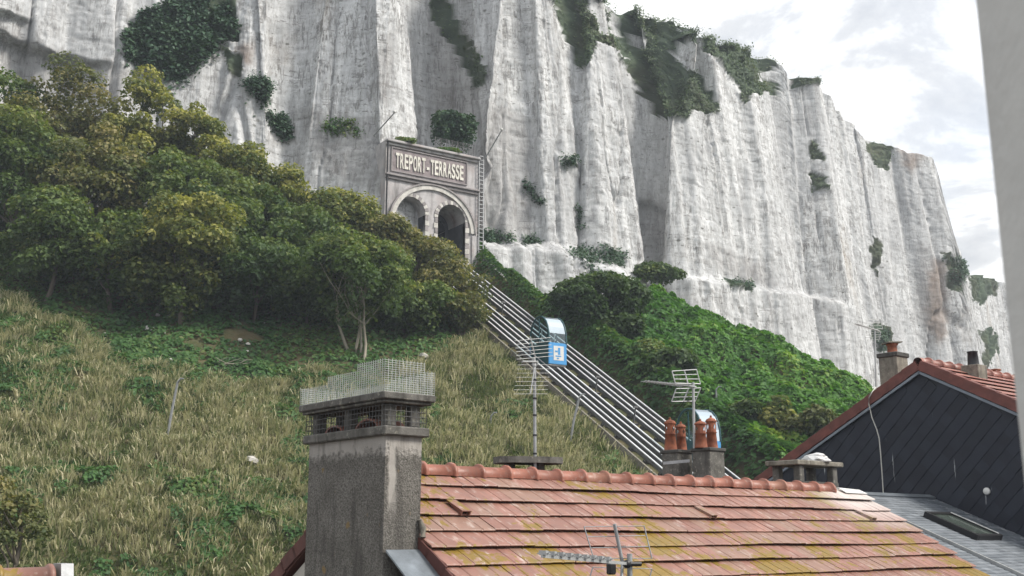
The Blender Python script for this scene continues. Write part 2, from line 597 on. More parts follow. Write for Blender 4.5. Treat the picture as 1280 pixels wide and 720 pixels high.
def mat_masonry():
    m, nt, out = new_mat("portal_masonry")
    g = G(nt)
    p = g.pos()
    n = g.noise(p, 1.1, 6, 0.65)
    c = g.mix(g.ramp(n, [(0.3, 0), (0.7, 1)]), (0.32, 0.31, 0.315), (0.54, 0.52, 0.52))
    s = g.noise(g.vscale(p, (1, 1, 0.15)), 1.6, 5, 0.6)
    c = g.mix(g.ramp(s, [(0.32, 0.7), (0.5, 0)]), c, (0.13, 0.12, 0.115))
    c = g.mix(g.ramp(g.noise(p, 0.55, 4, 0.6), [(0.5, 0), (0.72, 0.6)]), c, (0.24, 0.155, 0.135))
    principled(g, out, c, 0.92, g.bump(g.noise(p, 9, 5, 0.7), 0.5, 0.04), 0, 0.15)
    return m


M["chalk"] = mat_chalk()
M["ground"] = mat_ground()
M["leaf_green"] = mat_leaf("leaf_green", (0.050, 0.092, 0.030), (0.110, 0.160, 0.048), (0.24, 0.26, 0.08))
M["leaf_brown"] = mat_leaf("leaf_brown", (0.056, 0.082, 0.030), (0.130, 0.142, 0.053), (0.27, 0.235, 0.10))
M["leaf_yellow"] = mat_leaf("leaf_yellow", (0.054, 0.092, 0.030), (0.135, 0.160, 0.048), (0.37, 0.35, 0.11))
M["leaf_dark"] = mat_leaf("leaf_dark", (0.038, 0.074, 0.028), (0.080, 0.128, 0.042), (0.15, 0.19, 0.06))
M["leaf_bright"] = mat_leaf("leaf_bright", (0.053, 0.129, 0.030), (0.113, 0.242, 0.046), (0.227, 0.333, 0.060))
M["leaf_ivy"] = mat_leaf("leaf_ivy", (0.027, 0.064, 0.039), (0.055, 0.106, 0.060), (0.083, 0.136, 0.068), 0.2)
M["leaf_turf"] = mat_leaf("leaf_turf", (0.041, 0.070, 0.035), (0.084, 0.128, 0.057), (0.149, 0.155, 0.074), 0.2)
M["leaf_cover"] = mat_leaf("leaf_cover", (0.049, 0.138, 0.029), (0.114, 0.251, 0.046), (0.259, 0.341, 0.065))
M["leaf_nettle"] = mat_leaf("leaf_nettle", (0.039, 0.096, 0.035), (0.079, 0.166, 0.049), (0.176, 0.211, 0.070))
M["grass"] = mat_leaf("dry_grass", (0.075, 0.125, 0.036), (0.195, 0.220, 0.098), (0.58, 0.53, 0.36), 0.3, (1.02, 1.08, 0.82))
M["bark"] = mat_bark("bark", (0.15, 0.13, 0.105))
M["bark_pale"] = mat_bark("bark_pale", (0.30, 0.275, 0.22))
M["tile"] = mat_tile("roof_clay", (0.25, 0.124, 0.096), 1.0, 0.65, 0.45)
M["ridge"] = mat_tile("ridge_clay", (0.27, 0.10, 0.066), 0.0, 0.4, 0.45)
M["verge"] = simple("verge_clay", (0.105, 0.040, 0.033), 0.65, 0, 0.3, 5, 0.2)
M["verge_red"] = simple("verge_clay_red", (0.135, 0.045, 0.036), 0.65, 0, 0.4, 5, 0.2)  # redder clay for the verge tiles of the gabled house
M["tile_red"] = mat_tile("red_clay", (0.26, 0.095, 0.07), 0.0, 0.75)
M["roughcast"] = mat_roughcast()
M["concrete"] = mat_concrete("weathered_concrete", (0.13, 0.125, 0.115), 0.35)
M["concrete_lite"] = mat_concrete("pale_concrete", (0.21, 0.195, 0.165), 0.3)
M["cement_dark"] = mat_concrete("dark_cement", (0.085, 0.083, 0.078), 0.1)
M["pot"] = simple("terracotta_pot", (0.23, 0.078, 0.042), 0.8, 0, 0.45, 9, 0.3)
M["slate"] = mat_slate_dark()
M["shingle"] = mat_shingle()
M["metal"] = simple("galvanised_steel", (0.32, 0.33, 0.34), 0.5, 0.4, 0.25, 8, 0.1)
M["alu"] = simple("aluminium", (0.40, 0.41, 0.41), 0.45, 0.5, 0.15, 8, 0.05)
M["wire"] = simple("galvanised_wire", (0.42, 0.44, 0.42), 0.5, 0.3, 0.2, 8, 0.0)
M["zinc"] = simple("zinc", (0.20, 0.225, 0.25), 0.45, 0.5, 0.35, 5, 0.15)
M["zinc_white"] = simple("limewashed_zinc", (0.58, 0.58, 0.57), 0.6, 0.1, 0.3, 6, 0.15)
M["black"] = simple("black_plastic", (0.013, 0.013, 0.015), 0.45, 0, 0.2, 8, 0.0)
M["white"] = simple("white_plastic", (0.6, 0.6, 0.585), 0.5, 0, 0.1, 8, 0.0)
M["cable"] = simple("white_cable", (0.55, 0.54, 0.50), 0.55, 0, 0.1, 8, 0.0)
M["rail"] = simple("rail_steel", (0.62, 0.64, 0.66), 0.4, 0.0, 0.15, 3, 0.0)
M["rail_dark"] = simple("rail_web", (0.10, 0.10, 0.10), 0.7, 0.2, 0.3, 3, 0.0)
M["blue"] = simple("blue_paint", (0.060, 0.27, 0.56), 0.35, 0, 0.1, 2, 0.0)
M["teal"] = simple("teal_paint", (0.012, 0.062, 0.072), 0.4, 0, 0.15, 2, 0.0)
M["glass"] = mat_glass("cabin_glass", (0.72, 0.84, 0.86), 0.12)
M["masonry"] = mat_masonry()
M["stone_lite"] = simple("pale_stone", (0.50, 0.485, 0.455), 0.9, 0, 0.3, 2.5, 0.3)
M["stone_dark"] = simple("grey_brick", (0.27, 0.25, 0.25), 0.9, 0, 0.3, 2.5, 0.3)
M["brick_red"] = simple("faded_red_brick", (0.25, 0.215, 0.22), 0.9, 0, 0.35, 2.0, 0.3)
M["sign"] = simple("sign_letters", (0.62, 0.60, 0.54), 0.7, 0, 0.2, 3, 0.0)
M["tunnel"] = simple("tunnel_lining", (0.05, 0.052, 0.06), 0.95, 0, 0.3, 1.5, 0.2)
M["render"] = simple("house_render", (0.42, 0.40, 0.36), 0.9, 0, 0.15, 2, 0.3)
M["render_dark"] = simple("dark_board", (0.011, 0.014, 0.021), 0.6, 0, 0.2, 3, 0.1)
M["trim"] = simple("grey_trim", (0.17, 0.195, 0.23), 0.45, 0.2, 0.2, 4, 0.0)
M["jamb"] = simple("painted_jamb", (0.58, 0.575, 0.555), 0.75, 0, 0.10, 5, 0.25)
M["street"] = simple("street_asphalt", (0.05, 0.05, 0.05), 0.9, 0, 0.25, 1, 0.3)
M["lump_white"] = simple("crumpled_white", (0.6, 0.6, 0.6), 0.6, 0, 0.1, 6, 0.2)
M["skyglass"] = simple("dark_window_glass", (0.055, 0.07, 0.06), 0.12, 0, 0.15, 3, 0.0, 0.6)

# ------------------------------------------------------------------ object helpers
BASE = {}


def link(o):
    COL.objects.link(o)
    return o


def thing(name, label, cat, loc, group=None):
    o = bpy.data.objects.new(name, None)
    o.empty_display_size = 0.2
    link(o)
    loc = np.asarray(loc, float)
    o.location = loc
    BASE[o] = loc
    o["label"] = label
    o["category"] = cat
    if group:
        o["group"] = group
    return o


def tag(o, label=None, cat=None, group=None, kind=None):
    for k, v in (("label", label), ("category", cat), ("group", group), ("kind", kind)):
        if v:
            o[k] = v
    return o


def mesh_np(name, V, faces_flat, nper, mat, smooth=False, attrs=None):
    """V (n,3), faces_flat: (f,k) index array"""
    me = bpy.data.meshes.new(name)
    V = np.ascontiguousarray(V, np.float32)
    Fc = np.ascontiguousarray(faces_flat, np.int32)
    me.vertices.add(len(V))
    me.vertices.foreach_set("co", V.ravel())
    me.loops.add(Fc.size)
    me.loops.foreach_set("vertex_index", Fc.ravel())
    me.polygons.add(len(Fc))
    me.polygons.foreach_set("loop_start", np.arange(0, Fc.size, nper, dtype=np.int32))
    if smooth:
        me.polygons.foreach_set("use_smooth", np.ones(len(Fc), bool))
    for k, a in (attrs or {}).items():
        at_ = me.attributes.new(k, "FLOAT", "POINT")
        at_.data.foreach_set("value", np.ascontiguousarray(a, np.float32).ravel())
    me.update(calc_edges=True)
    if mat is not None:
        me.materials.append(mat)
    return me


class MB:
    """collects shapes for one mesh (world coordinates)"""

    def __init__(s):
        s.v = []
        s.f = []
        s.sm = []

    def add(s, V, Fs, smooth=False):
        b = len(s.v)
        s.v.extend([tuple(map(float, p)) for p in V])
        s.f.extend([tuple(i + b for i in f) for f in Fs])
        s.sm.extend([smooth] * len(Fs))

    def box(s, c, ax, ay, az, sx, sy, sz, bev=0.0):
        """box centred at c, full sizes, axes given; bevelled edges when bev>0"""
        c, ax, ay, az = (np.asarray(q, float) for q in (c, ax, ay, az))
        if bev <= 0:
            V = [c + ax * sx * i / 2 + ay * sy * j / 2 + az * sz * k / 2 for i in (-1, 1) for j in (-1, 1) for k in (-1, 1)]
            s.add(V, [(0, 1, 3, 2), (4, 6, 7, 5), (0, 4, 5, 1), (2, 3, 7, 6), (0, 2, 6, 4), (1, 5, 7, 3)])
            return
        bm = bmesh.new()
        bmesh.ops.create_cube(bm, size=1.0)
        for v in bm.verts:
            v.co = (v.co.x * sx, v.co.y * sy, v.co.z * sz)
        bmesh.ops.bevel(bm, geom=bm.edges[:], offset=bev, segments=1, affect="EDGES", profile=0.5)
        bm.verts.ensure_lookup_table()
        V = [c + ax * v.co.x + ay * v.co.y + az * v.co.z for v in bm.verts]
        s.add(V, [[v.index for v in f.verts] for f in bm.faces])
        bm.free()

    def tube(s, pts, r, n=6, caps=True, smooth=True):
        pts = [np.asarray(p, float) for p in pts]
        rs = r if isinstance(r, (list, tuple, np.ndarray)) else [r] * len(pts)
        rings = []
        for i, p in enumerate(pts):
            d = pts[min(i + 1, len(pts) - 1)] - pts[max(i - 1, 0)]
            d = d / (np.linalg.norm(d) + 1e-9)
            a = np.cross(d, [0, 0, 1.0])
            if np.linalg.norm(a) < 0.05:
                a = np.cross(d, [1.0, 0, 0])
            a /= np.linalg.norm(a)
            b = np.cross(d, a)
            rings.append([p + rs[i] * (math.cos(2 * math.pi * k / n) * a + math.sin(2 * math.pi * k / n) * b) for k in range(n)])
        V = [q for rg in rings for q in rg]
        Fs = []
        for i in range(len(pts) - 1):
            for k in range(n):
                k2 = (k + 1) % n
                Fs.append((i * n + k, i * n + k2, (i + 1) * n + k2, (i + 1) * n + k))
        s.add(V, Fs, smooth)
        if caps:
            s.add(rings[0], [tuple(range(n - 1, -1, -1))])
            s.add(rings[-1], [tuple(range(n))])

    def lathe(s, c, prof, n=16, axis=(0, 0, 1.0), smooth=True, caps=True):
        """prof: list of (radius, height)"""
        c = np.asarray(c, float)
        az = np.asarray(axis, float)
        a = np.array([1.0, 0, 0]) if abs(az[0]) < .9 else np.array([0, 1.0, 0])
        a = a - az * np.dot(a, az)
        a /= np.linalg.norm(a)
        b = np.cross(az, a)
        V = []
        for r, h in prof:
            for k in range(n):
                t = 2 * math.pi * k / n
                V.append(c + az * h + a * r * math.cos(t) + b * r * math.sin(t))
        Fs = []
        for i in range(len(prof) - 1):
            for k in range(n):
                k2 = (k + 1) % n
                Fs.append((i * n + k, i * n + k2, (i + 1) * n + k2, (i + 1) * n + k))
        s.add(V, Fs, smooth)
        if caps:
            s.add(V[:n], [tuple(range(n - 1, -1, -1))])
            s.add(V[-n:], [tuple(range(n))])

    def prism(s, poly, vec):
        """planar polygon swept along vec"""
        n = len(poly)
        vec = np.asarray(vec, float)
        A = [np.asarray(p, float) for p in poly]
        V = A + [p + vec for p in A]
        Fs = [tuple(range(n - 1, -1, -1)), tuple(range(n, 2 * n))]
        for i in range(n):
            j = (i + 1) % n
            Fs.append((i, j, n + j, n + i))
        s.add(V, Fs)

    def mesh(s, name, mat, base=(0, 0, 0), fixn=True):
        me = bpy.data.meshes.new(name)
        b = np.asarray(base, float)
        me.from_pydata([tuple(np.asarray(p) - b) for p in s.v], [], s.f)
        me.polygons.foreach_set("use_smooth", s.sm)
        if fixn:
            bm = bmesh.new()
            bm.from_mesh(me)
            bmesh.ops.recalc_face_normals(bm, faces=bm.faces[:])
            bm.to_mesh(me)
            bm.free()
        me.update()
        if mat is not None:
            me.materials.append(M[mat] if isinstance(mat, str) else mat)
        return me

    def build(s, name, mat, parent=None, fixn=True):
        """one mesh object; as a part it shares its thing's base point"""
        base = np.zeros(3)
        root = parent
        if parent is not None:
            while root.parent is not None:
                root = root.parent
            base = BASE[root]
        o = link(bpy.data.objects.new(name, s.mesh(name, mat, base, fixn)))
        if parent is not None:
            o.parent = parent
        return o


def root_of(o):
    while o.parent is not None:
        o = o.parent
    return o


def inst(name, me, parent, X, Y_, Z, P):
    """piece that shares mesh data, placed in its thing by three axes and a point (world)"""
    o = bpy.data.objects.new(name, me)
    link(o)
    o.parent = parent
    q = np.asarray(P, float) - BASE[root_of(parent)]
    o.matrix_local = Matrix(((X[0], Y_[0], Z[0], q[0]), (X[1], Y_[1], Z[1], q[1]), (X[2], Y_[2], Z[2], q[2]), (0, 0, 0, 1)))
    return o


def single(mb, name, mat, label, cat, group=None):
    """a thing that is one mesh, origin at its base"""
    V = np.array(mb.v)
    base = np.array([V[:, 0].mean(), V[:, 1].mean(), V[:, 2].min()])
    o = link(bpy.data.objects.new(name, mb.mesh(name, mat, base)))
    o.location = base
    tag(o, label, cat, group)
    return o


def unit(v):
    v = np.asarray(v, float)
    return v / np.linalg.norm(v)

# ------------------------------------------------------------------ terrain
GX, GY, GA = -0.166, 0.615, -30.0
DT = unit([0.84, 0.54, 0])                 # along the portal wall
TT = np.array([DT[1], -DT[0], 0.0])        # out of the portal, level
TSL = 0.61                                 # fall of the track
PC = np.array([-6.1, 80.0, 20.5])          # middle of the portal at rail level


def crest(X):
    return np.interp(X, [-60, -8, -4, -1, 2, 5, 8, 11, 17, 23, 30, 45], [92, 92, 90, 83, 76, 74, 77.5, 82, 76, 70.5, 64, 56])


def ground_z(X, Y, rough=True):
    X = np.asarray(X, float)
    Y = np.asarray(Y, float)
    z = GA + GX * X + GY * Y
    e = Y - crest(X)
    z = z - 0.75 * (2.0 * np.log1p(np.exp(np.clip(e / 2.0, -30, 30))))
    # shelf cut for the track
    w = (X - PC[0]) * DT[0] + (Y - PC[1]) * DT[1]
    L = (X - PC[0]) * TT[0] + (Y - PC[1]) * TT[1]
    zt = PC[2] - TSL * L - 0.80 - 0.35 * sstep(-1.5, .5, w)
    k = (1 - sstep(3.0, 4.3, np.abs(w - 0.1))) * sstep(-14, -4, L)
    z = z * (1 - k) + zt * k
    if rough:
        z = z + (0.45 * vnoise(X * .22, Y * .22, 1.0) + 0.22 * vnoise(X * .6, Y * .6, 2.0)) * (1 - k) + 0.06 * vnoise(X * 1.7, Y * 1.7, 3.0)
    lo = -8.0
    s_ = 1.2
    return lo + s_ * np.log1p(np.exp(np.clip((z - lo) / s_, -40, 40)))


def grid_mesh(name, xs, ys, zf, mat):
    X, Y = np.meshgrid(xs, ys)
    Z = zf(X, Y)
    V = np.stack([X, Y, Z], -1).reshape(-1, 3)
    nx, ny = len(xs), len(ys)
    i = np.arange(nx - 1)[None, :] + nx * np.arange(ny - 1)[:, None]
    Fc = np.stack([i, i + 1, i + 1 + nx, i + nx], -1).reshape(-1, 4)
    return mesh_np(name, V, Fc, 4, mat, True)


hill = link(bpy.data.objects.new("hillside", grid_mesh("hillside", np.arange(-70, 75, 0.5), np.arange(24, 120, 0.5), ground_z, M["ground"])))
tag(hill, kind="structure")
gme = grid_mesh("ground", np.linspace(-1500, 1500, 31), np.linspace(-1500, 1500, 31), lambda X, Y: X * 0 - 8.06, M["street"])
gnd = link(bpy.data.objects.new("ground", gme))
tag(gnd, kind="structure")

# ------------------------------------------------------------------ the chalk cliff
PLAN = [(-420, 60), (-200, 66), (0, 71.5), (60, 73), (100, 74.5), (160, 77), (230, 78), (300, 77.5), (340, 78.2), (351, 80.2), (366, 80.3), (374, 79.3),
        (420, 79.1), (455, 78.6), (476, 77.9), (484, 78.6), (500, 79.4), (533, 81.5), (540, 87), (570, 88.5), (594, 86.5), (601, 83.4), (640, 85.5), (664, 86.5), (680, 86.3),
        (714, 88), (722, 90.6), (735, 89.5), (770, 90.8), (797, 93), (806, 97.5), (822, 99), (832, 96.6), (850, 96.8), (885, 98.8), (925, 101.5),
        (940, 102.6), (962, 103.5), (984, 106.5), (992, 122), (1010, 122), (1040, 123.5), (1058, 126.5), (1066, 132), (1084, 133.5), (1092, 136.5),
        (1112, 137), (1124, 140), (1140, 140.5), (1166, 142), (1186, 144), (1214, 147), (1222, 162), (1226, 186), (1245, 190), (1290, 203), (1400, 230),
        (1560, 262)]
SKYL = [(-500, -90), (400, -80), (600, -60), (700, -28), (745, -4), (770, 8), (800, 14), (830, 24), (865, 43), (880, 49), (905, 54), (930, 63),
        (955, 69), (972, 71), (980, 84), (987, 99), (1020, 97), (1032, 108), (1055, 149), (1064, 153), (1083, 174), (1110, 175), (1124, 188),
        (1142, 191), (1164, 196), (1171, 206), (1177, 250), (1184, 296), (1200, 327), (1214, 349), (1224, 347), (1240, 350), (1262, 356), (1330, 372), (1700, 400)]
VEG = [  # turf and scrub on the face, as seen on the photograph
    [(684, -60), (690, 0), (700, 35), (713, 60), (722, 84), (733, 80), (744, 50), (770, 62), (784, 82), (800, 116), (826, 146), (858, 153), (866, 134),
     (897, 142), (893, 120), (880, 98), (856, 82), (841, 72), (850, 56), (860, 42), (842, 20), (800, 0), (700, -80)],
    [(858, 36), (880, 60), (902, 80), (918, 108), (932, 131), (944, 118), (955, 118), (974, 117), (972, 106), (952, 102), (950, 92), (974, 86), (978, 60), (900, 30)],
    [(872, 118), (884, 112), (898, 128), (900, 141), (886, 144), (874, 132)],
    [(984, 90), (1026, 90), (1034, 104), (1018, 103), (1000, 110), (990, 112)],
    [(1010, 176), (1020, 174), (1032, 196), (1030, 204), (1016, 200)],
    [(1010, 214), (1018, 212), (1033, 222), (1030, 236), (1014, 240)],
    [(1083, 168), (1116, 168), (1114, 184), (1108, 208), (1098, 210), (1086, 192)],
    [(1180, 318), (1192, 314), (1206, 332), (1208, 352), (1200, 368), (1188, 362), (1181, 346)],
    [(1210, 340), (1260, 340), (1245, 366), (1228, 380), (1216, 372)],
    [(1224, 414), (1238, 410), (1248, 424), (1246, 440), (1236, 462), (1226, 450), (1232, 436)],
    [(533, -20), (562, -10), (566, 12), (578, 40), (592, 52), (606, 84), (606, 106), (594, 108), (584, 86), (574, 66), (556, 42), (540, 16)],
    [(1090, 295), (1102, 300), (1102, 326), (1096, 346), (1090, 320)],
    [(1092, 400), (1112, 408), (1114, 436), (1100, 440), (1092, 424)],
    [(706, 196), (716, 194), (718, 206), (706, 206)],
    [(242, -20), (296, -20), (300, 40), (296, 52), (280, 50), (268, 30), (256, 12)],
    [(276, 60), (300, 66), (306, 92), (290, 92)],
    [(905, 348), (930, 352), (944, 358), (940, 364), (912, 356)],
]
SPUR = [[(731, 16), (736, -6), (748, -8), (760, 30), (764, 44), (752, 40)], [(752, 6), (762, 0), (776, 30), (776, 44), (764, 34)],
        [(792, 56), (798, 32), (804, 36), (809, 62), (800, 62)], [(240, 60), (264, 64), (268, 74), (246, 74)], [(250, 26), (262, 26), (260, 36), (250, 34)]]
SOIL = [[(1120, 180), (1164, 182), (1150, 204), (1138, 216), (1128, 204)], [(980, 92), (1030, 92), (1034, 101), (984, 106)], [(1168, 320), (1180, 330), (1184, 420), (1166, 440), (1156, 380)],
        [(296, 56), (316, 52), (318, 84), (300, 74)], [(336, 156), (352, 160), (362, 182), (346, 180)]]
DIRT_SHADE = [[(798, 258), (834, 250), (832, 326), (802, 322)], [(0, 30), (48, 54), (110, 74), (200, 92), (200, 130), (0, 130)], [(470, 60), (498, 30), (490, 140), (474, 130)],  # soiled patches, with the shade of gullies, cave and overhangs put in
        [(716, 240), (724, 252), (730, 284), (720, 284)], [(540, 10), (600, 60), (598, 120), (540, 180)], [(598, 250), (640, 240), (650, 300), (600, 296)], [(1150, 300), (1180, 330), (1180, 430), (1140, 400)],
        [(360, 130), (470, 150), (480, 250), (400, 210)], [(880, 300), (940, 320), (980, 360), (900, 345)], [(360, -10), (372, -10), (372, 100), (362, 100)], [(600, 120), (664, 150), (668, 290), (600, 300)]]


def build_cliff(NC=1150, NR=400):
    pts = np.array([((px - 640) / 1314.6 * Y, Y) for px, Y in PLAN])
    for _ in range(1):                      # round the corners a little
        q = [pts[0]]
        for a, b in zip(pts[:-1], pts[1:]):
            q += [a * .8 + b * .2, a * .2 + b * .8]
        pts = np.array(q + [pts[-1]])
    seg = np.linalg.norm(np.diff(pts, axis=0), axis=1)
    mid = (pts[1:] + pts[:-1]) / 2
    inview = (mid[:, 0] / mid[:, 1] > -0.56) & (mid[:, 0] / mid[:, 1] < 0.50)
    wgt = seg / mid[:, 1] * np.where(inview, 1.0, 0.25)
    cw = np.r_[0, np.cumsum(wgt)]
    cs = np.r_[0, np.cumsum(seg)]
    u = np.linspace(0, cw[-1], NC)
    S = np.interp(u, cw, cs)
    B = np.stack([np.interp(S, cs, pts[:, 0]), np.interp(S, cs, pts[:, 1])], -1)
    tang = np.gradient(B, axis=0)
    for _ in range(14):
        tang[1:-1] = (tang[:-2] + tang[1:-1] * 2 + tang[2:]) / 4
    tang /= np.linalg.norm(tang, axis=1)[:, None]
    Nn = np.stack([tang[:, 1], -tang[:, 0]], -1)
    t = np.linspace(0, 1, NR)
    px_mid = proj(np.c_[B, np.full(NC, 30.0)])[0]
    sx = np.array([a for a, _ in SKYL], float)
    sy = np.array([b for _, b in SKYL], float)
    zt = np.full(NC, 48.0)
    rec = np.zeros((NC, NR))
    wob = 4.0

    def surface(zt, rec, detail):
        Z = zt[:, None] * t[None, :]
        s2 = np.repeat(S[:, None], NR, 1)
        pc = np.repeat(px_mid[:, None], NR, 1)
        O = -0.10 * (Z - 22) - rec
        # buttresses and flutes
        rough = 1 - 0.55 * (sstep(365, 385, pc) * (1 - sstep(520, 536, pc)))
        wz = Z + 1.5 * vnoise(s2 * .1, Z * .05, 9)
        ws = s2 + 0.8 * vnoise(s2 * .10, wz * .06, 5) + 0.16 * vnoise(s2 * .5, wz * .4, 6)
        def facets(lo, hi, amp, seed, skew):
            rg = np.random.default_rng(seed)
            kn = np.cumsum(rg.uniform(lo, hi, int(2 * S[-1] / (lo + hi)) + 8)) - 5
            va = rg.uniform(-1, 1, len(kn))
            va2 = va * .6 + .4 * rg.uniform(-1, 1, len(kn))
            q = ws + skew * (wz - 22)
            return amp * (np.interp(q, kn, va) * (1 - Z / 60) + np.interp(q, kn, va2) * Z / 60)

        def rid(f, k, zr=.07):
            return 1 - np.abs(vnoise(ws * f, wz * f * zr, k)) * 2
        O = O + rough * (facets(2.5, 7.5, 1.75, 11, .02) + facets(1.0, 3.0, .42, 12, -.03) + .35 * rid(.15, 1, .04))
        if detail:
            O = O + rough * (facets(.45, 1.5, .30, 13, .03) + facets(.25, .8, .12, 14, -.02))
            O = O + (0.4 + .6 * rough) * (0.035 * fbm(s2 * 2.3, Z * 1.4, 4, 3) - .07 * np.abs(vnoise(ws * 4.5, wz * .5, 44)))
            # jointed blocks
            bz = wz * .62 + .35 * vnoise(s2 * .3, Z * .3, 21)
            bs = ws * .55 + .5 * np.floor(bz)
            O = O + (0.3 + .7 * rough) * 0.09 * (_h(np.floor(bs).astype(np.int64), np.floor(bz).astype(np.int64), np.int64(5)) - .5) * sstep(-.3, .5, vnoise(s2 * .08, Z * .08, 77))
            bz2 = wz * 1.7 + .3 * vnoise(s2 * .7, Z * .7, 22)
            bs2 = ws * 1.4 + .5 * np.floor(bz2)
            O = O + (0.3 + .7 * rough) * 0.05 * (_h(np.floor(bs2).astype(np.int64), np.floor(bz2).astype(np.int64), np.int64(8)) - .5)
            bz3 = wz * 3.1 + .3 * vnoise(s2 * 1.7, Z * 1.7, 22)
            bs3 = ws * 3.4 + .5 * np.floor(bz3)
            O = O + 0.05 * (_h(np.floor(bs3).astype(np.int64), np.floor(bz3).astype(np.int64), np.int64(11)) - .5)
            # seams between the beds, weathered back
            rgz = np.random.default_rng(5)
            zk = np.cumsum(rgz.uniform(.9, 3.0, 40))
            zz_ = wz + .035 * (s2 - 80) * 0 + .25 * vnoise(s2 * .22, Z * .1, 61)
            j_ = np.clip(np.searchsorted(zk, zz_), 1, len(zk) - 1)
            dd = np.minimum(np.abs(zz_ - zk[j_]), np.abs(zz_ - zk[j_ - 1]))
            O = O - .05 * np.exp(-(dd / .09) ** 2) * sstep(-.25, .35, vnoise(s2 * .18, j_ * 3.7, 62)) * (.4 + .6 * rough)
            O = O + .02 * rough * (_h(j_, np.floor(ws * .2).astype(np.int64), np.int64(3)) - .5)
            # deep joints
            cr = np.abs(vnoise(ws * .30, wz * .018, 40))
            O = O - 0.6 * rough * (1 - sstep(0.0, 0.05, cr))
            O = O + 0.03 * vnoise(s2 * 7, Z * 5, 50)
        P = np.empty((NC, NR, 3))
        P[..., 0] = B[:, 0, None] + Nn[:, 0, None] * O
        P[..., 1] = B[:, 1, None] + Nn[:, 1, None] * O
        P[..., 2] = Z
        return P

    def features(P, rec_only=False):
        px, py = proj(P)
        jx = px + wob * fbm(P[..., 0] * .7, P[..., 1] * .7 + P[..., 2] * .7, 7, 3)
        jy = py + wob * fbm(P[..., 0] * .6 + 40, P[..., 2] * .8, 8, 3)
        veg = np.zeros(px.shape, bool)
        for poly in VEG:
            veg |= inpoly(jx, jy, poly)
        for poly in SPUR:
            veg &= ~inpoly(jx, jy, poly)
        return px, py, jx, jy, veg

    extra = np.zeros((NC, NR))
    for it in range(7):
        P = surface(zt, rec, False)
        px, py, jx, jy, veg = features(P)
        # scrubby hollows lean back; the bare spurs between them stay proud
        dz = zt[:, None] / (NR - 1)
        big = np.zeros(px.shape, bool)
        for poly in VEG[:2] + VEG[6:7]:
            big |= inpoly(px, py, poly)
        for poly in SPUR[:3]:
            big &= ~inpoly(px, py, poly)
        rec_n = np.cumsum(big * dz * 0.36, axis=1)
        # lower beds standing forward (bench with bushes), cave, overhangs
        yb = np.interp(px, [590, 597, 650, 700, 740, 790, 803, 812], [296, 300, 299, 303, 318, 334, 346, 352])
        bench = sstep(0, 14, py - yb) * sstep(594, 600, px) * (1 - sstep(800, 812, px))
        rec_n -= 1.7 * bench
        yc = np.interp(px, [830, 880, 935, 1047, 1090], [342, 347, 356, 373, 392])
        low = sstep(0, 5, py - yc) * sstep(845, 875, px) * (1 - sstep(1050, 1075, px))
        rec_n -= 0.8 * low
        cave = sstep(800, 806, px) * (1 - sstep(828, 833, px)) * sstep(252, 262, py)
        rec_n += 1.6 * cave
        yo = np.interp(px, [-50, 0, 45, 75, 108, 150], [18, 36, 55, 66, 73, 84])
        rec_n += 1.3 * sstep(0, 5, py - yo) * (1 - sstep(110, 150, px))
        yo2 = np.interp(px, [-50, 0, 20, 38], [8, 10, 13, 20])
        rec_n += 0.8 * sstep(0, 3, py - yo2) * (1 - sstep(34, 42, px))
        rec = rec * .4 + rec_n * .6
        for _ in range(4):
            rec[1:-1] = (rec[:-2] + 2 * rec[1:-1] + rec[2:]) / 4
        tp = P[:, -1]
        ptx = proj(tp)[0]
        yt = np.interp(ptx, sx, sy)
        v = 360 - yt
        tan = (FPX * sp + v * cp) / (FPX * cp - v * sp)
        ztn = np.clip(tan * tp[:, 1], 12, 75)
        ztn = np.where(ptx > 1400, 46, ztn)
        zt = zt * .5 + ztn * .5
        for _ in range(2):
            zt[1:-1] = (zt[:-2] + 2 * zt[1:-1] + zt[2:]) / 4
    zt = zt + 0.25 * vnoise(S * .9, S * 0, 3) + 0.15 * vnoise(S * 2.7, S * 0, 4)
    P = surface(zt, rec, True)
    px, py, jx, jy, veg = features(P)
    soil = np.zeros(px.shape)
    dirt_shade = np.zeros(px.shape)
    for poly in SOIL:
        soil = np.maximum(soil, inpoly(jx + 3 * vnoise(P[..., 0], P[..., 2]), jy, poly) * .75)
    for poly in DIRT_SHADE:
        dirt_shade = np.maximum(dirt_shade, inpoly(jx * .5 + px * .5, jy, poly) * .62)
    for a in (soil, dirt_shade):
        for _ in range(8):
            a[1:-1, 1:-1] = (a[:-2, 1:-1] + a[2:, 1:-1] + a[1:-1, :-2] + a[1:-1, 2:] + 2 * a[1:-1, 1:-1]) / 6
    vegf = veg.astype(float)
    P[..., 2] += veg * 0.0
    bump = veg * (0.45 * fbm(P[..., 0] * .9, P[..., 1] * .9, P[..., 2] * .9, 3))
    P[..., 0] += Nn[:, 0, None] * bump
    P[..., 1] += Nn[:, 1, None] * bump
    P[..., 2] += bump * .5
    # plateau behind the edge
    back = []
    for k, (d, h) in enumerate(((1.5, 0.35), (5, 0.7), (14, 0.9), (60, 1.2))):
        q = P[:, -1].copy()
        q[:, 0] -= 0.5 * d
        q[:, 1] += 0.86 * d
        q[:, 2] += h
        back.append(q)
    V = np.concatenate([P, np.stack(back, 1)], 1)
    n2 = NR + len(back)
    i = (np.arange(NC - 1)[:, None] * n2 + np.arange(n2 - 1)[None, :])
    Fc = np.stack([i, i + n2, i + n2 + 1, i + 1], -1).reshape(-1, 4)
    pad = lambda a, v: np.concatenate([a, np.full((NC, len(back)), v)], 1)
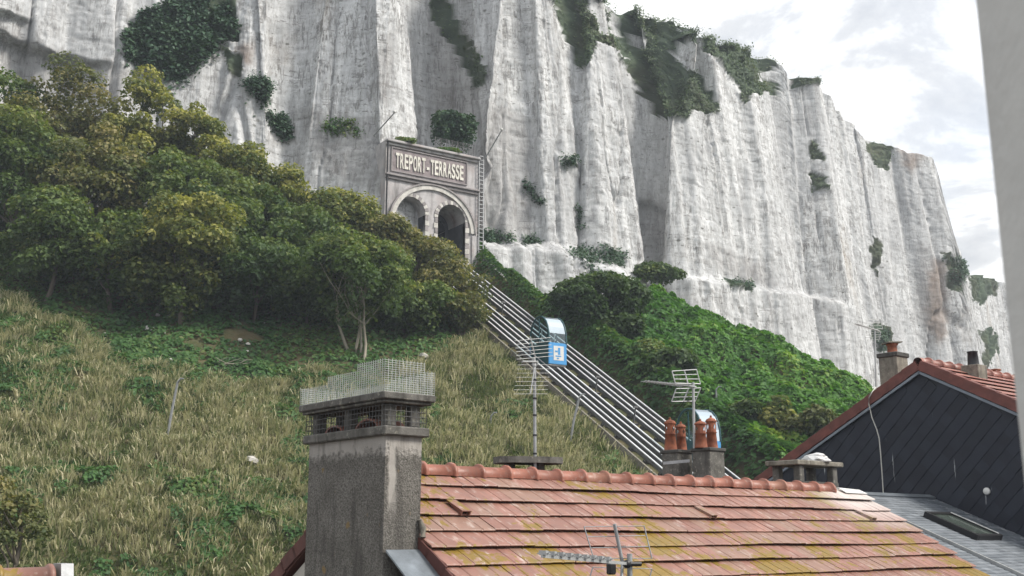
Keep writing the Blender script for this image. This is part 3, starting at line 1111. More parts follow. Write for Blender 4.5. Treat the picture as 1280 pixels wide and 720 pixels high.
    me = mesh_np("cliff", V.reshape(-1, 3), Fc, 4, M["chalk"], False,
                 {"veg": pad(vegf, 1.0), "soil": pad(soil, 0.0), "dirt_shade": pad(dirt_shade, 0.0)})
    o = link(bpy.data.objects.new("cliff", me))
    tag(o, kind="structure")
    return P, px, py, veg, Nn


CP, CPX, CPY, CVEG, CN = build_cliff()
_vis = (CPX > -60) & (CPX < 1300) & (CPY > -60)


def on_cliff(px, py):
    """the cliff point seen at a place of the photograph (nearest mesh vertex, front-most)"""
    d = (CPX - px) ** 2 + (CPY - py) ** 2
    idx = np.argsort(d.ravel())[:12]
    P = CP.reshape(-1, 3)[idx]
    k = np.argmin(P[:, 1] + 0.3 * np.sqrt(d.ravel()[idx]))
    j = idx[k] // CP.shape[1]
    return P[k], np.array([CN[j][0], CN[j][1], 0.0])


# ------------------------------------------------------------------ leaves and grass
def leaf_cards(C, Nrm, size, tint, fold=0.25, aspect=1.5):
    """diamond leaves folded along the middle: C centres, Nrm normals, one size and tint each"""
    n = len(C)
    a = RNG.normal(size=(n, 3))
    a -= Nrm * (a * Nrm).sum(1)[:, None]
    a /= np.linalg.norm(a, axis=1)[:, None] + 1e-9
    b = np.cross(Nrm, a)
    s = size[:, None]
    V = np.empty((n, 4, 3))
    V[:, 0] = C - a * s * .5 * aspect
    V[:, 1] = C - b * s * .5 + Nrm * s * fold * .5
    V[:, 2] = C + a * s * .5 * aspect - Nrm * s * fold * .4
    V[:, 3] = C + b * s * .5 + Nrm * s * fold * .5
    i = np.arange(n)[:, None] * 4
    Fc = np.concatenate([i + np.array([0, 1, 2]), i + np.array([0, 2, 3])], 1).reshape(-1, 3)
    return V.reshape(-1, 3), Fc, np.repeat(tint, 4)


def rand_dir(n):
    v = RNG.normal(size=(n, 3))
    return v / np.linalg.norm(v, axis=1)[:, None]


def crown_points(lobes, n, shell=0.55, up=0.5):
    """leaf centres and normals on overlapping clumps: lobes rows x,y,z,rx,ry,rz,tint"""
    lobes = np.asarray(lobes, float)
    area = lobes[:, 3] * lobes[:, 5]
    cnt = RNG.multinomial(n, area / area.sum())
    Cs, Ns, Ts = [], [], []
    for L, k in zip(lobes, cnt):
        d = rand_dir(k)
        flip = (d[:, 2] < -0.25) & (RNG.random(k) < 0.6)
        d[flip, 2] *= -1
        r = shell + (1.04 - shell) * RNG.random(k) ** 0.6
        r *= 1 + 0.16 * vnoise(d[:, 0] * 2.5 + L[0], d[:, 1] * 2.5 + L[1], d[:, 2] * 2.5 + L[2])
        Cs.append(L[:3] + d * r[:, None] * L[3:6])
        nn = d * .7 + rand_dir(k) * .75 + np.array([0, 0, up])
        Ns.append(nn / np.linalg.norm(nn, axis=1)[:, None])
        Ts.append(np.clip(L[6] + 0.17 * RNG.normal(size=k) + 0.16 * d[:, 2], 0, 1))  # upper side of each clump yellower: highlight put into the leaf colour
    return np.concatenate(Cs), np.concatenate(Ns), np.concatenate(Ts)


def leaf_mesh(name, C, Nn, T, size, mat, base, jitter=0.5, aspect=1.4):
    sz = size * (1 - jitter + 2 * jitter * RNG.random(len(C)))
    V, Fc, tt = leaf_cards(C - base, Nn, sz, T, 0.3, aspect)
    return mesh_np(name, V, Fc, 3, M[mat], False, {"tint": tt})


def limb(mb, p0, p1, r0, r1, bend=0.12, n=5, sides=6):
    p0, p1 = np.asarray(p0, float), np.asarray(p1, float)
    L = np.linalg.norm(p1 - p0)
    off = RNG.normal(size=3) * L * bend
    pts, rs = [], []
    for i in range(n + 1):
        t = i / n
        pts.append(p0 * (1 - t) + p1 * t + off * math.sin(math.pi * t) + RNG.normal(size=3) * L * .012 * (0 < i < n))
        rs.append(r0 * (1 - t) + r1 * t)
    mb.tube(pts, rs, sides, True)
    return pts


def make_tree(base, height, rad, mat, label, name="sycamore_tree", nleaf=13500, leaf=0.175, crown_lo=-0.02, tint=0.4, tvar=0.18, stems=1,
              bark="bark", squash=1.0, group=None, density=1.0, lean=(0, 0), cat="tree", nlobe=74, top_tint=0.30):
    base = np.asarray(base, float)
    root = thing(name, label, cat, base, group)
    top = base + np.array([lean[0], lean[1], height])
    cz0 = height * crown_lo
    mid = base + np.array([lean[0] * .6, lean[1] * .6, (height + cz0) / 2])
    half = (height - cz0) / 2
    lobes = []
    for i in range(nlobe):
        d = rand_dir(1)[0]
        if i < nlobe * .35:
            d[2] = abs(d[2])
        q = (RNG.random() ** 0.36) * 0.86
        wdt = 1.0 - 0.35 * max(0, d[2] * q)       # narrower towards the top
        c = mid + np.array([d[0] * rad * q * wdt, d[1] * rad * q * wdt * squash, d[2] * half * q])
        r = rad * RNG.uniform(0.15, 0.30)
        lobes.append((c[0], c[1], c[2], r, r, r * RNG.uniform(0.65, 1.0), np.clip(tint + tvar * RNG.normal() + top_tint * d[2] * q, 0.02, 0.98)))  # bleached crown tops, with sunlit highlights also put into the tint
    mb = MB()
    for k in range(stems):
        o = np.array([RNG.normal() * .25, RNG.normal() * .25, -0.3]) * (stems > 1) + np.array([0, 0, -0.35])
        tp = mid + np.array([RNG.normal() * rad * .25 * (stems > 1), RNG.normal() * rad * .2 * (stems > 1), half * .35])
        r0 = height * 0.019 / math.sqrt(stems) + .03
        pts = limb(mb, base + o, tp, r0, r0 * .4, 0.05, 6, 7)
        for L in lobes[k::stems][: 8]:
            j = RNG.integers(2, 6)
            limb(mb, pts[j], np.array(L[:3]), r0 * .38, r0 * .1, 0.08, 4, 5)
    mb.build("trunk", bark, root)
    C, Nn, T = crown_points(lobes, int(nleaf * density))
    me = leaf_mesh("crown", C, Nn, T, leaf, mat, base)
    o = link(bpy.data.objects.new("crown", me))
    o.parent = root
    return root


def make_bush(name, label, cat, c, r, mat, n=1500, leaf=0.25, nlobe=10, tint=0.4, group=None, flat=1.0, dirn=None, low=True):
    """low leafy plant: one mesh"""
    c = np.asarray(c, float)
    r = np.asarray(r, float)
    lobes = []
    for i in range(nlobe):
        d = rand_dir(1)[0]
        if low:
            d[2] = abs(d[2]) * .9
        p = c + d * r * RNG.uniform(.2, .7)
        q = r * RNG.uniform(.3, .5)
        lobes.append((*p, *q, np.clip(tint + .18 * RNG.normal(), .02, .98)))
    C, Nn, T = crown_points(lobes, n)
    base = np.array([c[0], c[1], C[:, 2].min()])
    o = link(bpy.data.objects.new(name, leaf_mesh(name, C, Nn, T, leaf, mat, base)))
    o.location = base
    tag(o, label, cat, group)
    return o


def gpt(px, Y, dz=0.0):
    """point of the ground at distance Y under photo column px"""
    X = (px - 640) / 1345.0 * Y
    return np.array([X, Y, float(ground_z(X, Y)) + dz])


def tree_px(px, Y, ytop, wpx, mat, label, **kw):
    b = gpt(px, Y)
    hz = at(px, ytop, Y)[2]
    rad = wpx / 2 * Y / FPX * 1.26
    return make_tree(b, max(2.0, hz - b[2]), rad, mat, label, **kw)


TG = "sycamores massed on the slope below the cliff"
# back row, along the foot of the cliff
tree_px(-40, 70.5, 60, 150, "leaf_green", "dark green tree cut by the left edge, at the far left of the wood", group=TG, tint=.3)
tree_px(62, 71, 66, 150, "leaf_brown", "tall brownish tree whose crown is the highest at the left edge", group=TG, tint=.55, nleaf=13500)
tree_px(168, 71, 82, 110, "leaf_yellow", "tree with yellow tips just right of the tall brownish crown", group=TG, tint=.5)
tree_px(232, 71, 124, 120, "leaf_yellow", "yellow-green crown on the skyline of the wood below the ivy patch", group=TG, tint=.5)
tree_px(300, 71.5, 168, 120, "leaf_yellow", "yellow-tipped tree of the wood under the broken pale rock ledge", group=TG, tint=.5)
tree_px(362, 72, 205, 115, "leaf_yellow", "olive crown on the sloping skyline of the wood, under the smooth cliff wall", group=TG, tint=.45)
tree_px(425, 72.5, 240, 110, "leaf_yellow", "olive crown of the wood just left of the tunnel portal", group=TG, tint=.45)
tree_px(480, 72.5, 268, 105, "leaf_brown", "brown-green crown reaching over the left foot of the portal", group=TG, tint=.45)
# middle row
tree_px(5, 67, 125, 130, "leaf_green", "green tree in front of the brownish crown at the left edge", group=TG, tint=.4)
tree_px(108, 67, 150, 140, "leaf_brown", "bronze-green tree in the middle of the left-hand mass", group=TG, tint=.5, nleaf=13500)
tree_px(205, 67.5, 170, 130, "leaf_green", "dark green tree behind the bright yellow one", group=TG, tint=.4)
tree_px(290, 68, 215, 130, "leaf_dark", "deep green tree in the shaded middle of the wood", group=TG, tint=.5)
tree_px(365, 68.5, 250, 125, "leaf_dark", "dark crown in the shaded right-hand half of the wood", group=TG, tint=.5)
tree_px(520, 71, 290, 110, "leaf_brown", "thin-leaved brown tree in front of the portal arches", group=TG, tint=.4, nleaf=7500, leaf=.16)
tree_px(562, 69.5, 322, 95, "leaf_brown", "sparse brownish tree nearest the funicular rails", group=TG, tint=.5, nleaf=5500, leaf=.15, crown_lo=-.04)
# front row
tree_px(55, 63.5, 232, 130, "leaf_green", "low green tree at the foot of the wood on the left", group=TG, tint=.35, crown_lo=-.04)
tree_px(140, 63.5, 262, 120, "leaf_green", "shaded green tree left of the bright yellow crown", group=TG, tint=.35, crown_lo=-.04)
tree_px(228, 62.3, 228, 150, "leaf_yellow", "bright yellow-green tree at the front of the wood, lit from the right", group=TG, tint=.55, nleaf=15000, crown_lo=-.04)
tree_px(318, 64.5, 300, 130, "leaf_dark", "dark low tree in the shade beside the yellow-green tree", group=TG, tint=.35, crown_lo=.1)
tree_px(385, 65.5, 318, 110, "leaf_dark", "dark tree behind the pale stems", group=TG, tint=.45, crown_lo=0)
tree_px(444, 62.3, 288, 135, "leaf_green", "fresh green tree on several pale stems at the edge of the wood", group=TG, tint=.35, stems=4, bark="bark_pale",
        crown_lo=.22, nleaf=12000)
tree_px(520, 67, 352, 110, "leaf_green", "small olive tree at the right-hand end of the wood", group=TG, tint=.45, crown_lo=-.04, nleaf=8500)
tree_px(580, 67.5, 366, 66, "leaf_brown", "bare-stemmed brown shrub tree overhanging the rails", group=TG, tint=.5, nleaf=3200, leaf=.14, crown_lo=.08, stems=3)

# right of the track
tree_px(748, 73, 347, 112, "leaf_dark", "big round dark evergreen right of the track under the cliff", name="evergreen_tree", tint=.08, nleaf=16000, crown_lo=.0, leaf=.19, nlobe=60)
make_bush("shrub", "dark scrub filling the hollow between rock foot and green hill", "shrub", at(828, 347, 90), (3.2, 2, 1.5), "leaf_dark", 4200, .19, tint=.5)
make_bush("shrub", "feathery grey-green shrub at the foot of the dark evergreen", "shrub", gpt(815, 68, .9), (1.9, 1.4, 1.7), "leaf_nettle", 2200, .17, tint=.7)
make_bush("shrub", "dark shrub beside the track behind the aerial", "shrub", gpt(838, 66, .7), (2.2, 1.4, 1.5), "leaf_dark", 1800, .22, tint=.3)
make_bush("shrub", "dark shrub on the slope between track and evergreen", "shrub", gpt(778, 71, .7), (2.4, 1.4, 1.5), "leaf_dark", 1800, .22, tint=.4)
make_bush("shrub", "brownish bush low on the green hill beside the dark gable", "shrub", gpt(1008, 60, 1.1), (2.1, 1.4, 1.7), "leaf_brown", 2400, .2, tint=.35)
make_bush("shrub", "leafy shrub with pale upright shoots behind the four-legged chimney cap", "shrub", gpt(968, 61, .9), (1.6, 1.2, 1.6), "leaf_yellow", 1800, .19, tint=.5)
make_bush("shrub", "dark shrub at the bottom of the green hill right of the pots", "shrub", gpt(925, 62, .7), (2.0, 1.2, 1.4), "leaf_dark", 1800, .2, tint=.4)
make_bush("shrub", "small green shrub where the hill crest meets the gable chimney", "shrub", gpt(1078, 62, .5), (1.6, 1.2, 1.3), "leaf_nettle", 1200, .2, tint=.6)


def hedge(w0, w1, L0, L1, n, lab):
    """clipped bank of bushes along the right of the track"""
    L = RNG.uniform(L0, L1, n)
    w = RNG.uniform(w0, w1, n)
    X = PC[0] + DT[0] * w + TT[0] * L
    Y = PC[1] + DT[1] * w + TT[1] * L
    prof = np.sqrt(np.clip(1 - ((w - (w0 + w1) / 2) / ((w1 - w0) / 2)) ** 2, 0, 1))
    zz = ground_z(X, Y) + prof * (1.0 + .5 * vnoise(X * .6, Y * .6, 3)) * (0.7 + .3 * RNG.random(n)) + .15
    C = np.stack([X, Y, zz], -1)
    nn = np.stack([DT[0] * (w - (w0 + w1) / 2), DT[1] * (w - (w0 + w1) / 2), np.full(n, 1.1)], -1) + rand_dir(n) * .7
    nn /= np.linalg.norm(nn, axis=1)[:, None]
    T = np.clip(.4 + .3 * vnoise(X * .5, Y * .5, 8) + .15 * RNG.normal(size=n), 0, 1)
    base = np.array([X.mean(), Y.mean(), zz.min()])
    o = link(bpy.data.objects.new("hedge", leaf_mesh("hedge", C, nn, T, .22, "leaf_nettle", base)))
    o.location = base
    tag(o, lab, "hedge")


hedge(3.5, 6.0, -1, 33, 9500, "long clipped hedge bank following the right side of the track")


def cover(name, label, n, xr, yr, cond, mat, size, hfun, tfun, cat):
    """leafy ground cover: one mass"""
    X = RNG.uniform(*xr, n)
    Y = RNG.uniform(*yr, n)
    k = cond(X, Y)
    X, Y = X[k], Y[k]
    e = 0.4
    h = hfun(X, Y)
    zz = ground_z(X, Y) + h
    gx = (ground_z(X + e, Y) + hfun(X + e, Y) - zz) / e
    gy = (ground_z(X, Y + e) + hfun(X, Y + e) - zz) / e
    nn = np.stack([-gx, -gy, np.ones_like(gx)], -1)
    nn /= np.linalg.norm(nn, axis=1)[:, None]
    nn = nn + rand_dir(len(X)) * .55
    nn /= np.linalg.norm(nn, axis=1)[:, None]
    C = np.stack([X, Y, zz - 0.28 * RNG.random(len(X)) ** 2], -1)
    T = np.clip(tfun(X, Y) + .15 * RNG.normal(size=len(X)), 0, 1)
    base = np.array([0, 60.0, 0])
    o = link(bpy.data.objects.new(name, leaf_mesh(name, C, nn, T, size, mat, base)))
    o.location = base
    tag(o, label, cat, kind="stuff")
    return o


def wl(X, Y):
    return (X - PC[0]) * DT[0] + (Y - PC[1]) * DT[1], (X - PC[0]) * TT[0] + (Y - PC[1]) * TT[1]


def lumps(X, Y):
    return 0.30 + 0.8 * np.abs(vnoise(X * .45, Y * .45, 2)) + 0.5 * np.abs(vnoise(X * 1.25, Y * 1.25, 6)) + .2 * vnoise(X * 2.7, Y * 2.7, 6)


cover("ground_cover", "bright leafy brambles covering the hill right of the track", 290000, (0, 42), (46, 96),
      lambda X, Y: (wl(X, Y)[0] > 4.6) & (Y < crest(X) + 4) & (Y > 50 - .2 * X), "leaf_cover", 0.20, lumps,
      lambda X, Y: .40 + .42 * vnoise(X * .22, Y * .22, 4) + .32 * vnoise(X * .9, Y * .9, 14), "brambles")
tree_edge = lambda X: np.interp(X, [-40, -24, -18, -12, -8, -4, -1], [59.5, 57.5, 54.8, 55.0, 57.8, 62.5, 70])
cover("undergrowth", "dark green nettles and ivy under the trees on the left slope", 80000, (-46, 2), (50, 76),
      lambda X, Y: (wl(X, Y)[0] < -3.4) & (Y > tree_edge(X) + 2.2 * vnoise(X * .35, Y * .35, 3) - .5) & (Y < 70) & (vnoise(X * .45, Y * .45, 33) > -.7), "leaf_nettle", 0.18,
      lambda X, Y: .12 + .3 * np.abs(vnoise(X * .8, Y * .8, 2)), lambda X, Y: .5 + .35 * vnoise(X * .4, Y * .4, 4), "undergrowth")


def grass(n_tuft=27000, blades=8):
    X = RNG.uniform(-30, 12, n_tuft * 2)
    Y = RNG.uniform(30, 72, n_tuft * 2)
    w, L = wl(X, Y)
    inv = (X / Y > -.52) & (w < -2.72) & (Y < tree_edge(X) + 3 + 2.4 * vnoise(X * .35, Y * .35, 3)) & (Y > 33)
    X, Y = X[inv][:n_tuft], Y[inv][:n_tuft]
    n = len(X)
    Z = ground_z(X, Y)
    zone = 0.30 + .45 * vnoise(X * .28, Y * .28, 12) + .30 * vnoise(X * .9, Y * .9, 13) - .25 * sstep(46, 38, Y) + .10 * sstep(46, 54, Y)
    pale = (.75 * vnoise(X * .85, Y * .7, 71) + .5 * vnoise(X * 2.1, Y * 1.8, 72) + .22 * RNG.normal(size=n)) < (zone - .18)      # straw tussocks among shorter green grass
    dry = np.where(pale, .83 + .16 * RNG.normal(size=n), .30 + .20 * RNG.normal(size=n) + .25 * zone)
    dry = np.clip(dry, 0.0, 1.0)
    hgt = np.where(pale, RNG.uniform(.40, .80, n), RNG.uniform(.18, .42, n))
    lean = RNG.normal(size=(n, 2)) * .16 + np.array([0.06, -0.22])
    b = blades
    ox, oy = RNG.normal(size=n * b) * .13, RNG.normal(size=n * b) * .13
    Xb = np.repeat(X, b) + ox
    Yb = np.repeat(Y, b) + oy
    Zb = np.repeat(Z, b) - .05
    hb = np.repeat(hgt, b) * RNG.uniform(.6, 1.2, n * b)
    lb = np.repeat(lean, b, 0) + RNG.normal(size=(n * b, 2)) * .2 + np.stack([ox, oy], -1) * 3.2
    ang = RNG.uniform(0, 2 * math.pi, n * b)
    wd = RNG.uniform(.018, .04, n * b)
    dx, dy = np.cos(ang) * wd, np.sin(ang) * wd
    V = np.empty((n * b, 5, 3))
    V[:, 0] = np.stack([Xb - dx, Yb - dy, Zb], -1)
    V[:, 1] = np.stack([Xb + dx, Yb + dy, Zb], -1)
    mx = Xb + lb[:, 0] * hb * .35
    my = Yb + lb[:, 1] * hb * .35
    mz = Zb + hb * .62
    V[:, 2] = np.stack([mx + dx * .8, my + dy * .8, mz], -1)
    V[:, 3] = np.stack([mx - dx * .8, my - dy * .8, mz], -1)
    V[:, 4] = np.stack([Xb + lb[:, 0] * hb * 1.05, Yb + lb[:, 1] * hb * 1.05, Zb + hb * (.98 - .3 * np.abs(lb).sum(1).clip(0, 1))], -1)
    i = np.arange(n * b)[:, None] * 5
    Fc = np.concatenate([i + np.array([0, 1, 2]), i + np.array([0, 2, 3]), i + np.array([3, 2, 4])], 1).reshape(-1, 3)
    T = np.clip(np.repeat(dry, b) + .14 * RNG.normal(size=n * b), 0, 1)
    base = np.array([0, 50.0, 0])
    me = mesh_np("dry_grass", V.reshape(-1, 3) - base, Fc, 3, M["grass"], False, {"tint": np.repeat(T, 5)})
    o = link(bpy.data.objects.new("dry_grass", me))
    o.location = base
    tag(o, "straw-coloured long grass on the slope below the wood", "grass", kind="stuff")


grass()
cover("weeds", "low green weeds and bramble patches in the dry grass", 150000, (-30, 10), (33, 60),
      lambda X, Y: (wl(X, Y)[0] < -3.2) & (X / Y > -.52) & (vnoise(X * .4, Y * .4, 61) + .45 * vnoise(X * 1.3, Y * 1.3, 62) > -.02 + .32 * sstep(42, 54, Y)), "leaf_nettle", 0.15,
      lambda X, Y: .22 + .38 * np.abs(vnoise(X * .8, Y * .8, 2)), lambda X, Y: .45 + .3 * vnoise(X * .6, Y * .6, 4), "weeds")


def turf_fringe():
    """tussocks on the turfed hollows and along the cliff top"""
    idx = np.argwhere(CVEG & _vis & (CPX > 520) & (CPY < 260))
    idx = idx[RNG.integers(0, len(idx), 16000)]
    P = CP[idx[:, 0], idx[:, 1]] + RNG.normal(size=(16000, 3)) * .15
    top = CP[:, -1]
    k = np.where((CPX[:, -1] > 690) & (CPX[:, -1] < 974))[0]
    kk = k[RNG.integers(0, len(k), 5000)]
    P2 = top[kk] + RNG.normal(size=(5000, 3)) * np.array([.3, .5, .10]) + np.array([0, 0, .05])
    C = np.concatenate([P, P2])
    nn = np.stack([CN[np.r_[idx[:, 0], kk]][:, 0], CN[np.r_[idx[:, 0], kk]][:, 1], np.full(len(C), .9)], -1) + rand_dir(len(C)) * .6
    nn /= np.linalg.norm(nn, axis=1)[:, None]
    T = np.clip(.45 + .3 * vnoise(C[:, 0] * .3, C[:, 2] * .3, 4) + .15 * RNG.normal(size=len(C)), 0, 1)
    base = np.array([20.0, 100, 20])
    o = link(bpy.data.objects.new("cliff_turf", leaf_mesh("cliff_turf", C, nn, T, .17, "leaf_turf", base)))
    o.location = base
    tag(o, "coarse turf in the hollows and along the edge of the cliff top", "turf", kind="stuff")


turf_fringe()


def cliff_plant(name, label, poly, n, mat, size, thick, tint=.45, cat="shrub"):
    """plant clinging to the rock over a patch of the face"""
    xs = [p[0] for p in poly]
    ys = [p[1] for p in poly]
    jx = CPX + 7 * fbm(CP[..., 0] * .5, CP[..., 2] * .5, 3, 3)
    jy = CPY + 7 * fbm(CP[..., 0] * .5 + 9, CP[..., 2] * .5, 5, 3)
    near = (CPX > min(xs) - 20) & (CPX < max(xs) + 20) & (CPY > min(ys) - 20) & (CPY < max(ys) + 20)
    sel = inpoly(jx, jy, poly) & near
    idx = np.argwhere(sel)
    n, size = int(n * 1.7), size * .72
    idx = idx[RNG.integers(0, len(idx), n)]
    P = CP[idx[:, 0], idx[:, 1]]
    N2 = np.concatenate([CN[idx[:, 0]], np.zeros((n, 1))], 1)
    cx, cy = np.mean(xs), np.mean(ys)
    ed = 1 - np.clip(np.hypot((CPX[idx[:, 0], idx[:, 1]] - cx) / (max(xs) - min(xs)), (CPY[idx[:, 0], idx[:, 1]] - cy) / (max(ys) - min(ys))) * 2, 0, 1) ** 2
    h = .7 * thick * (.25 + .75 * ed) * (0.65 + .5 * vnoise(P[:, 0] * 1.1, P[:, 2] * 1.1, P[:, 1])) * (0.55 + .45 * RNG.random(n))
    C = P + N2 * h[:, None] * .75 + RNG.normal(size=(n, 3)) * .16
    C[:, 2] -= RNG.exponential(.22, n) * thick * .7
    keep = RNG.random(n) < np.clip(.15 + 1.5 * ed + 1.1 * vnoise(P[:, 0] * 1.3, P[:, 2] * 1.3, 5), 0, 1)
    C, N2, P = C[keep], N2[keep], P[keep]
    n = len(C)
    nn = N2 * .5 + np.array([0, 0, .7]) + rand_dir(n) * .6
    nn /= np.linalg.norm(nn, axis=1)[:, None]
    T = np.clip(tint + .25 * vnoise(C[:, 0] * .8, C[:, 2] * .8, 4) + .14 * RNG.normal(size=n), 0, 1)
    base = np.array([C[:, 0].mean(), C[:, 1].mean(), C[:, 2].min()])
    o = link(bpy.data.objects.new(name, leaf_mesh(name, C, nn, T, size, mat, base)))
    o.location = base
    tag(o, label, cat)
    return o


cliff_plant("ivy", "great mound of dark ivy hanging on the cliff at upper left",
            [(150, 50), (158, 22), (178, 8), (205, 6), (225, -12), (262, -12), (290, 10), (298, 40), (280, 48), (262, 60), (246, 76), (232, 94), (205, 92), (180, 76), (156, 68)],
            12000, "leaf_ivy", .3, 2.2, .45, "ivy")
cliff_plant("shrub", "dark bush on the pale broken ledge right of the ivy mound", [(296, 98), (312, 90), (334, 92), (345, 108), (338, 124), (318, 122), (300, 110)], 1600, "leaf_ivy", .24, 1.3)
cliff_plant("shrub", "dark bush on the rock just above the sloping wood", [(338, 140), (352, 136), (366, 146), (370, 164), (358, 172), (344, 160)], 1300, "leaf_ivy", .24, 1.2)
cliff_plant("shrub", "faint grey-green scrub on the smooth wall left of the portal", [(398, 158), (420, 140), (440, 146), (452, 166), (436, 176), (410, 172)], 420, "leaf_nettle", .22, .5, .6)
cliff_plant("shrub", "low green bush on the ledge right of the portal ladder", [(598, 288), (620, 286), (642, 294), (644, 303), (622, 305), (600, 303)], 1300, "leaf_ivy", .22, 1.0)
cliff_plant("shrub", "small bush on the ledge between portal and long ledge bush", [(648, 299), (664, 298), (682, 306), (678, 311), (656, 309)], 600, "leaf_ivy", .22, .8)
cliff_plant("shrub", "long dark bush trailing over the rock bench above the evergreen", [(700, 304), (720, 304), (746, 310), (772, 312), (782, 328), (764, 332), (742, 336), (722, 322), (704, 316)], 2600, "leaf_ivy", .24, 1.1)
cliff_plant("shrub", "sprig of green growing from a crack in the white buttress", [(655, 215), (662, 218), (668, 232), (682, 244), (678, 249), (664, 238), (656, 226)], 420, "leaf_ivy", .2, .4)
cliff_plant("shrub", "small tuft on a ledge high on the white wall", [(698, 196), (712, 196), (718, 203), (706, 207)], 300, "leaf_ivy", .2, .5)
cliff_plant("shrub", "dark scrub in the vertical cleft above the long ledge bush", [(714, 250), (722, 250), (730, 278), (726, 286), (718, 276)], 380, "leaf_ivy", .2, .5)
cliff_plant("shrub", "thin dark scrub below the crack line of the right-hand cliff", [(905, 350), (930, 352), (945, 358), (940, 364), (915, 358)], 420, "leaf_ivy", .22, .5)
cliff_plant("shrub", "dark scrub on the far cliff beside the gable chimney", [(1090, 404), (1106, 404), (1114, 424), (1108, 440), (1094, 434)], 700, "leaf_ivy", .3, .9)
cliff_plant("shrub", "bush hanging on the nose of the farthest white spur", [(1181, 322), (1194, 316), (1206, 334), (1206, 356), (1198, 366), (1186, 352)], 900, "leaf_ivy", .34, .9)

# ------------------------------------------------------------------ tunnel portal of the funicular
def pw(w, z, out=0.0):
    """point of the portal front: along, height, outwards"""
    q = PC + DT * w + TT * out
    return np.array([q[0], q[1], z])


def px_w(px):
    """along-portal coordinate seen at photo column px (at mid height)"""
    best = min(np.arange(-5, 5, .01), key=lambda w: abs(proj(pw(w, 25.0))[0] - px))
    return float(best)


def pz(px, py):
    q = onplane(px, py, PC, TT)
    return float(q[2])


portal = thing("tunnel_portal", "weathered stone tunnel portal with two arches and TREPORT-TERRASSE lettering set in the cliff", "tunnel portal", pw(0, 16.0))
ARCH = [(px_w(514), 1.22, pz(514, 246)), (px_w(564.5), 1.22, pz(564.5, 256))]     # middle, radius, crown height
PTOP = pz(540, 186)
PL, PR = -3.95, 4.05
ZB = 15.5


def arch_low(w):
    for c, r, zt_ in ARCH:
        if abs(w - c) < r:
            return zt_ - r + math.sqrt(max(0, r * r - (w - c) ** 2))
    return ZB


mb = MB()
ws = sorted(set([PL, PR] + list(np.linspace(PL, PR, 60)) + [c + s * r * q for c, r, _ in ARCH for s in (-1, 1) for q in (1, .999, .97, .9, .8, .6, .3, 0)]))
DEP = 9.0
for a, b in zip(ws[:-1], ws[1:]):
    m_ = (a + b) / 2
    inn = any(abs(m_ - c) < r for c, r, _ in ARCH)
    za, zb = (arch_low(a), arch_low(b)) if inn else (ZB, ZB)
    if inn:
        c, r, zt_ = [q for q in ARCH if abs(m_ - q[0]) < q[1]][0]
        za = zt_ - r + math.sqrt(max(0, r * r - (a - c) ** 2))
        zb = zt_ - r + math.sqrt(max(0, r * r - (b - c) ** 2))
    mb.add([pw(a, za), pw(b, zb), pw(b, PTOP), pw(a, PTOP)], [(0, 1, 2, 3)])
    mb.add([pw(a, za), pw(b, zb), pw(b, zb, -DEP), pw(a, za, -DEP)], [(0, 1, 2, 3)])
for w in (PL, PR):
    mb.add([pw(w, ZB), pw(w, PTOP), pw(w, PTOP, -DEP), pw(w, ZB, -DEP)], [(0, 1, 2, 3)])
mb.add([pw(PL, PTOP), pw(PR, PTOP), pw(PR, PTOP, -DEP), pw(PL, PTOP, -DEP)], [(0, 1, 2, 3)])
mb.build("wall", "masonry", portal, fixn=False)
